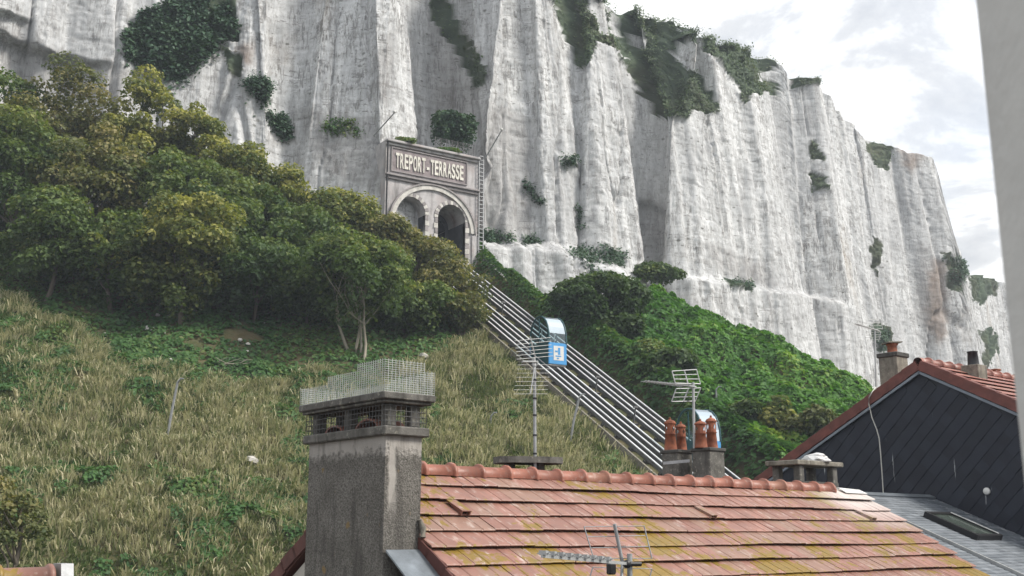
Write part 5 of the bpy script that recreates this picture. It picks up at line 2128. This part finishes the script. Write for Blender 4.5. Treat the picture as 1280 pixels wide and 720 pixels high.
cap_chimney(617, 703, 572, 588, 15.2, ((-.28, -.2), (.12, .2), (.28, -.15)), "chimney", "concrete", "low chimney with oval slab cap behind the ridge", True, .085, .55)
zcap = cap_chimney(953, 1058, 577.5, 603, 17.6, ((-.36, -.32), (-.36, .32), (.36, -.32), (.36, .32)), "chimney", "concrete_lite", "low chimney whose slab stands on four posts at the ridge end", False, .075, .62)
bmx = bmesh.new()
bmesh.ops.create_icosphere(bmx, subdivisions=3, radius=1.0)
c = at(1022, 577.5, 17.5)
mb = MB()
vv = np.array([v.co[:] for v in bmx.verts])
rr_ = 1 + .30 * vnoise(vv[:, 0] * 2.2, vv[:, 1] * 2.2, vv[:, 2] * 2.2) + .14 * vnoise(vv[:, 0] * 6, vv[:, 1] * 6, vv[:, 2] * 6)
vv = vv * rr_[:, None] * np.array([.20, .12, .085])
vv[:, 2] = np.maximum(vv[:, 2], -.04)
mb.add(vv + c + np.array([0, 0, .042]), [[v.index for v in f.verts] for f in bmx.faces])
bmx.free()
single(mb, "white_lump", "lump_white", "small crumpled white lump on top of the four-post chimney slab", "bag")  # pale lump of no certain kind


def pot(parent, c, h, r):
    """terracotta chimney pot: flared body, pierced lantern, domed lid with knob"""
    mb = MB()
    h1 = h * .50
    mb.lathe(c, [(r * 1.12, 0), (r * 1.05, h * .1), (r * .86, h1 * .92), (r * .98, h1 * .94), (r * .98, h1)], 16, caps=False)
    o = mb.build("chimney_pot", "pot", parent)
    return o, h1


def pot_lantern(po, c, h, r, h1):
    mb = MB()
    n = 12
    z0, z1 = h1, h * .80
    rr_ = r * .86
    rows_ = [(z0, rr_), (z0 + (z1 - z0) * .18, rr_), (z0 + (z1 - z0) * .85, rr_), (z1, rr_)]

    def q(k, i):
        t = 2 * math.pi * k / n + .3
        return np.asarray(c) + np.array([rows_[i][1] * math.cos(t), rows_[i][1] * math.sin(t), rows_[i][0]])
    for i in range(3):
        for k in range(n):
            a_, b_, c_, d_ = q(k, i), q(k + 1, i), q(k + 1, i + 1), q(k, i + 1)
            if i == 1 and k % 3 == 0:
                ma, mb_, mc, md = (a_ + b_) / 2, (b_ + c_) / 2, (c_ + d_) / 2, (d_ + a_) / 2
                mb.add([a_, ma, md], [(0, 1, 2)])
                mb.add([b_, mb_, ma], [(0, 1, 2)])
                mb.add([c_, mc, mb_], [(0, 1, 2)])
                mb.add([d_, md, mc], [(0, 1, 2)])
            else:
                mb.add([a_, b_, c_, d_], [(0, 1, 2, 3)])
    mb.lathe(c, [(r * 1.0, h * .79), (r * 1.04, h * .82), (r * .8, h * .88), (r * .3, h * .92), (r * .16, h * .94), (r * .22, h * .965), (r * .14, h * .99), (.004, h)], 14)
    return mb


def twin_stack(px0, px1, py, Y, pots, lab, band=False):
    """rendered stack carrying pots; pots as (column, photo y of top, width px, depth shift)"""
    W = (px1 - px0) * Y / 1385.0
    s = W / (RD[0] + HD[0])
    cx = at((px0 + px1) / 2, py, Y)
    z1 = cx[2]
    mb = MB()
    mb.box((cx[0], cx[1], z1 - 1.1), RD, HD, ZU, s, s, 2.2, .012)
    ch = mb.build("chimney", "concrete", house)
    ch["label"] = lab
    mb = MB()
    mb.box((cx[0], cx[1], z1 - .03), RD, HD, ZU, s + .05, s + .05, .06, .012)
    mb.build("coping", "cement_dark", ch)
    for ppx, ptop, wpx, dy in pots:
        q = at(ppx, py, Y + dy)
        q[2] = z1
        h = at(ppx, ptop, Y + dy)[2] - z1
        r = wpx * (Y + dy) / 1385.0 / 2
        mb = MB()
        h1 = h * .50
        mb.lathe(q, [(r * 1.12, 0), (r * 1.05, h * .1), (r * .86, h1 * .92), (r * .98, h1 * .94), (r * .98, h1)], 16, caps=False)
        lan = pot_lantern(None, q, h, r, h1)
        mb.add(lan.v, lan.f, False)
        mb.build("chimney_pot", "pot", ch, fixn=False)
    return cx, z1, s


twin_stack(827, 865, 563, 19.4, ((838.5, 521.5, 15, 0.05), (852, 527, 13, .25)), "left stack of the pair, with two pierced terracotta pots")
cx_, z1_, s_ = twin_stack(865, 905, 560.5, 19.0, ((876.5, 523.5, 15, -.1), (890, 519, 14, .12)), "right stack of the pair, with two pierced terracotta pots")
mb = MB()
a_ = at(829, 579, 18.95)
b_ = at(862, 576, 18.85)
mb.box((a_ + b_) / 2, unit(b_ - a_), np.cross(unit(b_ - a_), ZU), ZU, np.linalg.norm(b_ - a_), .02, .05)
mb.build("strap", "metal", house)


# ------------------------------------------------------------------ aerials
def rod(mb, a, b, r=.006, n=5):
    mb.tube([a, b], r, n)


def aerial_thing(lab, base):
    return thing("television_aerial", lab, "aerial", base, "television aerials on the roofs")


def P2(px, py, Y):
    return at(px, py, Y)


# foreground aerial at the lower edge
Y = 8.6
b0 = P2(788, 790, Y)
t_ = aerial_thing("nearest television aerial, at the bottom edge in front of the tiled roof", b0)
mb = MB()
rod(mb, b0, P2(787, 692, Y), .021, 10)
mb.build("mast", "metal", t_)
mb = MB()
a_, b_ = P2(677, 695, Y - 1.0), P2(790, 705, Y)
mb.box((a_ + b_) / 2, unit(b_ - a_), unit(np.cross(b_ - a_, ZU)), ZU, np.linalg.norm(b_ - a_), .014, .022)
for k in range(9):
    t = .02 + .085 * k
    q = a_ * (1 - t) + b_ * t
    ex = unit(np.cross(b_ - a_, ZU))
    mb.box(q + ZU * .018, ex, unit(b_ - a_), ZU, .10, .012, .008)
    mb.box(q + ZU * .022, ex, unit(b_ - a_), ZU, .06, .03, .03)
mb.build("boom", "alu", t_)
up = MB()
s0, s1 = P2(768, 655, Y - .02), P2(778, 703, Y + .02)
rod(up, s0, s1, .014, 8)
s2 = P2(776, 745, Y - .1)
rod(up, s1, s2, .012, 8)
for (xa, ya), (xb, yb) in (((730, 658.5), (805, 657.5)), ((734, 671), (807, 669.5)), ((738, 685), (811, 683)), ((742, 698), (815, 698)),
                           ((741, 709), (815, 711)), ((737, 722), (812, 724)), ((733, 736), (808, 738))):
    rod(up, P2(xa, ya, Y - .05), P2(xb, yb, Y + .08), .0035, 5)
for pts in (((730, 658), (742, 698)), ((805, 657), (815, 698)), ((741, 709), (733, 736)), ((815, 711), (808, 738))):
    rod(up, P2(*pts[0], Y - (.05 if pts[0][0] < 780 else -.08)), P2(*pts[1], Y - (.05 if pts[0][0] < 780 else -.08)), .005, 5)
up.build("reflector", "metal", t_)
mb = MB()
mb.box(P2(764, 711, Y - .1), RD, HD, ZU, .075, .05, .085, .012)
mb.build("amplifier", "black", t_)
mb = MB()
mb.tube([P2(783, 705, Y - .05), P2(801, 705, Y)], .018, 8)
mb.lathe(P2(783.5, 705, Y - .06), [(.001, -.02), (.03, -.02), (.03, .02), (.001, .02)], 12, unit([.1, -1, 0]))
mb.build("boom_clamp", "black", t_)

# mast on the ridge in front of the cabin
Y = 15.0
b0 = P2(669, 600, Y)
t_ = aerial_thing("tall television aerial whose mast rises left of the blue cabin", b0)
mb = MB()
rod(mb, b0, P2(668, 452, Y), .022, 8)
mb.build("mast", "metal", t_)
mb = MB()
for yy in (474, 497, 518, 543, 566):
    mb.tube([P2(668.6, yy, Y), P2(668.6, yy + 2, Y)], .03, 8)
mb.build("cable_clip", "black", t_)
mb = MB()
rod(mb, P2(662.5, 421, Y - .1), P2(669, 447, Y), .012, 6)
rod(mb, P2(653, 452, Y - .9), P2(672, 452, Y + .1), .014, 6)
rod(mb, P2(667, 447, Y), P2(668, 458, Y), .03, 6)
rod(mb, P2(669, 455, Y), P2(663, 492, Y - .1), .010, 6)
mb.build("boom", "alu", t_)
mb = MB()
for k in range(6):
    y0 = 423.5 + 4.6 * k
    x0 = 643 + .6 * k
    rod(mb, P2(x0, y0 + 2.6, Y - .25), P2(x0 + 45, y0 - 1.6, Y + .05), .0042, 5)
for k in range(8):
    y0 = 455.5 + 5.2 * k
    x0 = 647 - .7 * k
    rod(mb, P2(x0, y0 + .6, Y - .25), P2(x0 + 42, y0 + .4, Y + .05), .0026, 5)
mb.build("reflector", "alu", t_)

# aerial between the pots
Y = 19.2
b0 = P2(868, 566, Y)
t_ = aerial_thing("television aerial with two framed reflectors rising between the terracotta pots", b0)
mb = MB()
rod(mb, b0, P2(866.5, 478, Y), .024, 8)
mb.build("mast", "alu", t_)
mb = MB()
rod(mb, P2(806.5, 476.5, Y - .9), P2(870, 483.5, Y), .013, 6)
a_, b_ = P2(806.5, 476.5, Y - .9), P2(858, 482.2, Y - .15)
ex = unit(np.cross(b_ - a_, ZU))
for k in range(16):
    q = a_ + (b_ - a_) * k / 15
    rod(mb, q - ex * (.10 + .004 * k), q + ex * (.10 + .004 * k), .005, 4)
mb.build("boom", "alu", t_)
for up_, corners in ((1, ((840, 464), (870.5, 462), (875.5, 480), (844, 479))), (-1, ((845, 486), (876, 485), (869, 501.5), (839.5, 502)))):
    mb = MB()
    cs = [P2(*c_, Y + (.1 if i in (1, 2) else -.1)) for i, c_ in enumerate(corners)]
    for i in range(4):
        rod(mb, cs[i], cs[(i + 1) % 4], .010, 5)
    for k in (.33, .66):
        rod(mb, cs[0] * (1 - k) + cs[3] * k, cs[1] * (1 - k) + cs[2] * k, .008, 5)
    rod(mb, (cs[0] + cs[1]) / 2, (cs[2] + cs[3]) / 2, .013, 5)
    mb.build("reflector", "alu", t_)

# ------------------------------------------------------------------ the dark-gabled house
GA_ = 12.5                                            # gable plane, along the ridge direction
G0 = np.array([-.759, 12.395, .71]) + RD * GA_
APX = onplane(1150, 457, G0, RD)
e0 = onplane(985, 577, G0, RD)
PT2 = math.atan2(APX[2] - e0[2], np.dot(APX - e0, HD))
S2 = [unit(HD * s * math.cos(PT2) - ZU * math.sin(PT2)) for s in (-1, 1)]       # down the left and right rake
dark = thing("gabled_house", "house with dark diamond-slated gable and red tiled roof at right", "house", np.array([APX[0], APX[1], -8.0]) + RD * 3)


def gp(h, z, out=0.0):
    """gable plane: level offset from the apex, height, towards the viewer"""
    q = APX + HD * h - RD * out
    return np.array([q[0], q[1], z])


LL, LR = 6.2, 5.6
mb = MB()
poly = [gp(0, APX[2] - .05), gp(LR * math.cos(PT2), APX[2] - .05 - LR * math.sin(PT2)), gp(LR * math.cos(PT2), -8.1), gp(-LL * math.cos(PT2), -8.1),
        gp(-LL * math.cos(PT2), APX[2] - .05 - LL * math.sin(PT2))]
mb.prism(poly, RD * 7.0)
wall2 = mb.build("wall", "render_dark", dark)
# diamond slates, each its own thin rhombus with the lower point standing off
DG = .31
m = MB()
hg = DG / 2 + .02
V = [(0, 0, hg * 1.0), (hg, 0, 0), (0, 0, -hg), (-hg, 0, 0)]
off = [0.0, .009, .020, .009]
Vf = [(x, -(.006 + o_), z) for (x, _, z), o_ in zip(V, off)]
Vb = [(x, .0, z) for (x, _, z) in V]
m.add(Vf + Vb, [(0, 1, 2, 3), (0, 4, 5, 1), (1, 5, 6, 2), (2, 6, 7, 3), (3, 7, 4, 0)])
SLATE = m.mesh("slate", "slate", fixn=True)
zk = 0
z = APX[2] - .30
ns = 0
while z > -2.2:
    h0 = (zk % 2) * DG / 2
    for k in range(-19, 13):
        h = h0 + k * DG
        if abs(h) * math.tan(PT2) + DG * .52 < APX[2] - z + .02 and h < 3.4 and h > -5.6:
            x, y = proj(gp(h, z))
            if y < 730 and x < 1300 and z > (.69 - .433 * h if h > 0 else .62) - .26:
                inst("slate", SLATE, wall2, HD, RD, ZU, gp(h + random.gauss(0, .003), z + random.gauss(0, .003), .004 + (zk % 2) * .002 + random.uniform(0, .003)))
                ns += 1
    z -= DG / 2
    zk += 1
# roof slabs
mb = MB()
for s in S2:
    nn = unit(np.cross(RD, s))
    nn = nn if nn[2] > 0 else -nn
    q = [APX - RD * .04 + nn * .0, APX + RD * 7 + nn * .0, APX + RD * 7 + s * 6.4, APX - RD * .04 + s * 6.4]
    mb.prism(q, nn * .05)
roof2 = mb.build("roof", "verge", dark)
# verge tiles along both rakes and metal trim below them
for s in S2:
    nn = unit(np.cross(RD, s))
    nn = nn if nn[2] > 0 else -nn
    d = .02
    k = 0
    while d < 6.2:
        mb = MB()
        q = APX + s * (d + .165) - RD * .065 + nn * (.0 + .012 * 1)
        mb.box(q, RD, unit(s + nn * .035), nn, .05, .34, .20, .006)
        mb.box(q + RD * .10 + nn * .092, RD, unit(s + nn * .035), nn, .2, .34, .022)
        mb.build("verge_tile", "verge_red", roof2)
        d += .325
    mb = MB()
    a_ = APX + s * .05 - RD * .05 - nn * .125
    b_ = APX + s * 6.2 - RD * .05 - nn * .125
    mb.box((a_ + b_) / 2, RD, s, nn, .05, 6.15, .05)
    mb.build("rake_trim", "trim", roof2)
# tiles on the slope that shows beyond the right rake
s = S2[1]
nn = unit(np.cross(RD, s))
nn = nn if nn[2] > 0 else -nn
TILE2 = tile_mesh("roof_tile", "tile_red", .30)
for r_ in range(9):
    for c_ in range(14):
        inst("roof_tile", TILE2, roof2, RD, s, nn, APX + RD * (.28 + .30 * c_) + s * (.02 + .31 * r_) + nn * .055)
mb = MB()
for sgn in (0, 1):
    d = .05
    while d < 5.2:
        n2 = unit(np.cross(RD, S2[sgn]))
        n2 = n2 if n2[2] > 0 else -n2
        if sgn == 0 or d > 2.8:
            mb.box(APX + RD * 3.6 + S2[sgn] * (d + .15) + n2 * .07, RD, S2[sgn], n2, 6.6, .32, .025)
        d += .31
o = mb.build("hidden_courses", "tile_red", roof2)
tag(o, kind="stuff")
RIDGE2 = ridge_mesh("ridge_tile", "tile_red")
for k in range(16):
    inst("ridge_tile", RIDGE2, roof2, RD, -HD, ZU, APX + RD * (-.08 + .4 * k) + ZU * .06)
# white round vent in the slates
c = onplane(1234, 614, G0 - RD * .03, RD)
mb = MB()
mb.lathe(c, [(.001, .0), (.065, .0), (.065, .03), (.05, .045), (.001, .045)], 18, -RD)
mb.build("round_vent", "white", wall2)


# chimneys of the dark house
def chim2(px0, px1, ytop, ybot, Y, lab, mat):
    W = (px1 - px0) * Y / 1372.0
    s = W / (RD[0] + HD[0])
    cx = at((px0 + px1) / 2, ytop, Y)
    zb = at((px0 + px1) / 2, ybot, Y)[2]
    mb = MB()
    mb.box((cx[0], cx[1], (cx[2] + zb) / 2), RD, HD, ZU, s, s, cx[2] - zb, .012)
    ch = mb.build("chimney", mat, dark)
    ch["label"] = lab
    return ch, cx, s


ch, cx, s_ = chim2(1098, 1134, 446, 530, 23.6, "grey stack left of the gable apex with a terracotta pot", "concrete_lite")
mb = MB()
mb.box((cx[0], cx[1], cx[2] + .02), RD, HD, ZU, s_ + .06, s_ + .06, .10, .015)
mb.build("coping", "cement_dark", ch)
mb = MB()
mb.lathe(cx + ZU * .06, [(.125, 0), (.11, .03), (.10, .17), (.13, .2), (.13, .22)], 14)
mb.build("chimney_pot", "pot", ch)
mb = MB()
mb.box(cx + ZU * .305, unit([1, .25, .05]), unit([-.25, 1, 0]), ZU, .34, .3, .025)
mb.build("pot_cover", "concrete_lite", ch)
ch, cx, s_ = chim2(1201, 1233, 457, 540, 21.9, "squat grey stack on the red roof with a black pot", "concrete_lite")
mb = MB()
mb.lathe(cx, [(.115, 0), (.11, .05), (.095, .26), (.105, .27), (.105, .285), (.06, .285)], 14)
mb.build("chimney_pot", "black", ch)
ch, cx, s_ = chim2(1238, 1251, 470, 520, 25.0, "small stack at the far end of the red roof", "concrete_lite")
mb = MB()
mb.lathe(cx, [(.09, 0), (.09, .1), (.13, .12), (.13, .15), (.01, .17)], 12)
mb.build("chimney_pot", "pot", ch)

# aerial and white cable at the gable
Y = 23.0
b0 = P2(1095.5, 505, Y)
t_ = aerial_thing("television aerial beside the gable chimney, seen against the far cliff", b0)
mb = MB()
rod(mb, b0, P2(1093.5, 412, Y), .02, 8)
mb.build("mast", "alu", t_)
mb = MB()
rod(mb, P2(1069, 404.5, Y - .5), P2(1100, 414, Y), .011, 6)
for k in range(11):
    q = P2(1070 + 2.3 * k, 404.8 + .72 * k, Y - .48 + .04 * k)
    rod(mb, q - unit([.9, .35, .05]) * .10, q + unit([.9, .35, .05]) * .10, .004, 4)
mb.build("boom", "alu", t_)
mb = MB()
for k in range(4):
    rod(mb, P2(1081 + k, 400 + 4 * k, Y - .1), P2(1100 + k, 399 + 4 * k, Y + .1), .0055, 5)
    rod(mb, P2(1082, 416 + 3 * k, Y - .1), P2(1101, 415 + 3 * k, Y + .1), .0045, 5)
rod(mb, P2(1101, 415, Y), P2(1098, 427, Y), .008, 5)
rod(mb, P2(1100, 399, Y), P2(1103.5, 412, Y), .008, 5)
mb.build("reflector", "alu", t_)
mb = MB()
pts = [P2(1095, 484, 22.6)] + [onplane(x, y, G0 - RD * .12, RD) for x, y in ((1090, 490), (1086.5, 497), (1086, 505), (1090, 522), (1096, 537), (1099, 548), (1101, 570), (1103, 598), (1104.5, 622))]
mb.tube(pts, .011, 6)
single(mb, "cable", "cable", "white cable hanging down the dark slated gable", "cable")

# ------------------------------------------------------------------ grey-shingled wing between the two houses
PT3 = math.radians(23.4)
D3 = unit(HD * math.cos(PT3) - ZU * math.sin(PT3))
N3 = unit(np.cross(RD, D3))
N3 = N3 if N3[2] > 0 else -N3
A3 = np.array([-.759, 12.395, .69]) - HD * 1.27
wing = thing("shingled_wing", "low wing with grey shingled roof and skylight between the two houses", "building", A3 + RD * 9.2 - ZU * 8.6)
W0, W1 = 8.09, 12.46


def wp(a, d, h=0.0):
    return A3 + RD * a + D3 * d + N3 * h


mb = MB()
mb.prism([wp(W0, 0, -.02), wp(W1, 0, -.02), wp(W1, 5, -.02), wp(W0, 5, -.02)], -N3 * .12)
roof3 = mb.build("roof", "zinc", wing)
mb = MB()
q = [A3 + RD * (W0 + .02) + HD * .1 - ZU * .3, A3 + RD * (W0 + .02) + HD * 4.4 - ZU * 2.2, A3 + RD * (W0 + .02) + HD * 4.4 - ZU * 8.6, A3 + RD * (W0 + .02) + HD * .1 - ZU * 8.6]
mb.prism(q, RD * (W1 - W0 - .04))
mb.build("wall", "render", wing)
EX, SW = .105, .20
V, Fs, tn = [], [], []
d = 0.0
k = 0
while d < 4.9:
    a = W0 - (SW / 2 if k % 2 else 0)
    while a < W1:
        a0, a1 = max(a + .002, W0), min(a + SW - .002, W1)
        if a1 - a0 > .03:
            j = random.uniform(0, .003)
            b = len(V)
            V += [wp(a0, d, .002), wp(a1, d, .002), wp(a1, d + EX + .03, .013 + j), wp(a0, d + EX + .03, .013 + j), wp(a1, d + EX + .03, .001), wp(a0, d + EX + .03, .001)]
            Fs += [(b, b + 1, b + 2, b + 3), (b + 3, b + 2, b + 4, b + 5)]
            tn += [random.random()] * 6
        a += SW
    d += EX
    k += 1
me = mesh_np("shingle_courses", np.array(V) - BASE[wing], np.array(Fs), 4, M["shingle"], False, {"tint": np.array(tn)})
o = link(bpy.data.objects.new("shingle_courses", me))
o.parent = roof3
tag(o, kind="stuff")
mb = MB()
mb.box(wp((W0 + W1) / 2, .03, .03), RD, D3, N3, W1 - W0, .14, .02)
mb.build("ridge_strip", "zinc", roof3)
q = onplane(1160, 668, A3, N3)
am = float(np.dot(q - A3, RD))
mb = MB()
mb.box(wp(am, 2.6, .03), RD, D3, N3, .045, 4.8, .06)
mb.build("upstand", "alu", roof3)
mb = MB()
mb.box(wp(am + .05, 2.6, .022), RD, D3, N3, .07, 4.8, .012)
mb.build("valley_lining", "render_dark", roof3)
# skylight
k0 = onplane(1155, 641, A3 + N3 * .08, N3)
k1 = onplane(1205, 671, A3 + N3 * .08, N3)
k2 = onplane(1190, 643, A3 + N3 * .08, N3)
a0 = float(np.dot(k0 - A3, RD))
a1 = float(np.dot(k2 - A3, RD))
d0 = float(np.dot(k0 - A3, D3))
d1 = float(np.dot(k1 - A3, D3))
sk = MB()
am_, dm_ = (a0 + a1) / 2, (d0 + d1) / 2
for s in (-1, 1):
    sk.box(wp(am_ + s * ((a1 - a0) / 2 - .03), dm_, .055), RD, D3, N3, .06, d1 - d0, .11, .006)
    sk.box(wp(am_, dm_ + s * ((d1 - d0) / 2 - .035), .055), RD, D3, N3, a1 - a0 - .122, .07, .108, .006)
sky_f = sk.build("skylight", "black", wing)
mb = MB()
mb.box(wp(am_, dm_, .075), RD, D3, N3, a1 - a0 - .12, d1 - d0 - .14, .012)
mb.build("pane", "skyglass", sky_f)
mb = MB()
mb.box(wp(am_ + (a1 - a0) / 2 - .07, dm_, .118), RD, D3, N3, .018, d1 - d0 - .1, .012)
mb.build("bead", "zinc_white", sky_f)

# ------------------------------------------------------------------ corner of a neighbouring roof, lower left
q0 = at(66, 713, 9.3)
nb = thing("neighbouring_roof", "ridge end of another tiled roof in the bottom left corner", "roof", q0 - ZU * 8)
NBR = ridge_mesh("ridge_tile", "tile", .40, .095, .112)
for k in range(4):
    inst("ridge_tile", NBR, nb, RD, -HD, ZU, q0 - RD * (.40 * (k + 1)) - ZU * .06)
mb = MB()
for sgn in (-1, 1):
    dn = unit(HD * sgn * math.cos(TH) - ZU * math.sin(TH))
    n2 = unit(np.cross(RD, dn))
    n2 = n2 if n2[2] > 0 else -n2
    a_ = q0 - ZU * .09
    mb.prism([a_ - RD * 3, a_ + RD * .02, a_ + RD * .02 + dn * 4, a_ - RD * 3 + dn * 4], -n2 * .12)
mb.build("roof_slab", "tile", nb)
mb = MB()
a_ = q0 + RD * .03
mb.prism([a_ - HD * .13 - ZU * .05, a_ - HD * .10 + ZU * .055, a_ + HD * .10 + ZU * .055, a_ + HD * .13 - ZU * .05, a_ + HD * .13 - ZU * .35, a_ - HD * .13 - ZU * .35], RD * .10)
mb.build("end_plate", "metal", nb)
mb = MB()
mb.box(q0 - RD * 1.6 - ZU * 4.6, RD, HD, ZU, 3.0, 5.6, 6.6)
mb.build("wall", "render", nb)

# ------------------------------------------------------------------ window jamb close to the camera
mb = MB()
jx, jy = .4555 * .74, .74
mb.box((jx + .12, jy - .06, 0), (1, 0, 0), (0, 1, 0), ZU, .24, .12, 2.4, .008)
single(mb, "window_jamb", "jamb", "pale painted window jamb close up along the right edge", "window jamb")

# ------------------------------------------------------------------ small things on the slope
def ground_at(px, py):
    """where the sight line meets the slope"""
    r = ray(px, py)
    r = r / r[1]
    Ys = np.arange(30, 95, .25)
    g_ = ground_z(r[0] * Ys, Ys, False) - r[2] * Ys
    k = np.argmax(g_ > 0)
    return np.array([r[0] * Ys[k], Ys[k], float(ground_z(r[0] * Ys[k], Ys[k]))])


def post(p_top, p_bot, lab, r=.07):
    b = ground_at(*p_bot)
    t_ = at(*p_top, b[1] - .3)
    mb = MB()
    mb.tube([b - ZU * .4, b * .5 + t_ * .5, t_], [r, r * .95, r * .85], 6)
    mb.tube([t_, t_ + np.array([.16, -.05, .18]), t_ + np.array([.30, -.1, .16])], [r * .8, r * .6, r * .5], 6)
    single(mb, "fence_post", "metal", lab, "post", "leaning fence posts on the slopes")


post((222, 478), (207, 556), "leaning grey post in the dry grass, left of the big chimney")
post((724, 497), (711, 556), "leaning grey post between tall aerial and track")
post((895, 487), (896, 507), "short grey post standing in the brambles above the pots", .06)
post((614, 520), (612, 536), "short grey stump of a post in the grass left of the tall aerial", .06)

b = ground_at(290, 458)
mb = MB()
for k in range(16):
    a_ = b + np.array([random.uniform(-1.0, .6), random.uniform(-.3, .3), random.uniform(.0, .35)])
    d_ = np.array([random.choice((-1, 1)) * random.uniform(.4, 1.5), random.uniform(-.3, .3), random.uniform(-.05, .5)])
    limb(mb, a_, a_ + d_, random.uniform(.03, .05), .012, .10, 4, 5)
single(mb, "dead_branch", "bark_pale", "heap of bleached dead branches in the green undergrowth", "dead branches")
mb = MB()
for k in range(34):
    px, py = random.uniform(90, 330), random.uniform(395, 470)
    q = ground_at(px, py)
    r = random.uniform(.05, .15)
    mb.lathe(q + ZU * r * .9, [(.01, -r * .6), (r, -r * .3), (r * .9, r * .2), (.02, r * .5)], 6, unit([random.gauss(0, .5), random.gauss(0, .5), 1]), False)
for px, py in ((315, 583), (530, 452)):
    q = ground_at(px, py)
    mb.lathe(q + ZU * .3, [(.02, -.15), (.3, -.1), (.28, .08), (.05, .16)], 7, unit([.3, 0, 1]), False)
o = mb.build("chalk_rubble", "stone_lite")
tag(o, "pieces of pale chalk rubble strewn over the upper slope", "rubble", kind="stuff")

# young trees and bushes low on the left
b = gpt(48, 38.0)
make_tree(b, 6.2, 1.5, "leaf_brown", "thin young tree with reddish sparse leaves low on the left slope", "young_tree", nleaf=2600, leaf=.11, crown_lo=.2, tint=.45, nlobe=30)
b = gpt(20, 36.0)
make_tree(b, 3.2, 1.7, "leaf_yellow", "small yellow-green tree forking low at the left edge", "young_tree", nleaf=6500, leaf=.11, crown_lo=.0, tint=.45, nlobe=40)
for px, Y, r, lab, mt in ((8, 34.5, 1.0, "dark green bush behind the roof corner at lower left", "leaf_green"), (70, 35.5, .8, "low leafy bush above the metal ridge end at lower left", "leaf_nettle"),
                          (118, 37, .9, "bramble clump right of the thin young tree low on the left", "leaf_nettle"), (170, 39.5, 1.1, "low dark bramble in the grass below the leaning post", "leaf_green"),
                          (262, 38, .9, "leafy bramble low on the slope left of the big chimney base", "leaf_nettle"), (330, 41, .8, "small green bush beside the left face of the big chimney", "leaf_green"),
                          (590, 50, 1.0, "brownish bush in the grass left of the oval chimney cap", "leaf_brown"), (640, 52, 1.1, "dull brown bush behind the tall aerial mast", "leaf_brown")):
    make_bush("shrub", lab, "shrub", gpt(px, Y, .4), (r * 1.2, r, r * .9), mt, 1500, .13 if Y < 40 else .15, 9, .45)

# ------------------------------------------------------------------ thin haze over the whole place
mb = MB()
mb.box((10, 120, 24), (1, 0, 0), (0, 1, 0), ZU, 640, 520, 68)
m_, nt_, out_ = new_mat("haze")
g_ = G(nt_)
pv = g_.n("ShaderNodeVolumePrincipled", {"Color": (0.80, 0.88, 1.0, 1), "Density": 0.0006, "Anisotropy": 0.2})
nt_.links.new(pv.outputs[0], out_.inputs["Volume"])
hz = mb.build("haze", m_)
tag(hz, "thin bluish haze in the air before the cliff", "haze", kind="stuff")
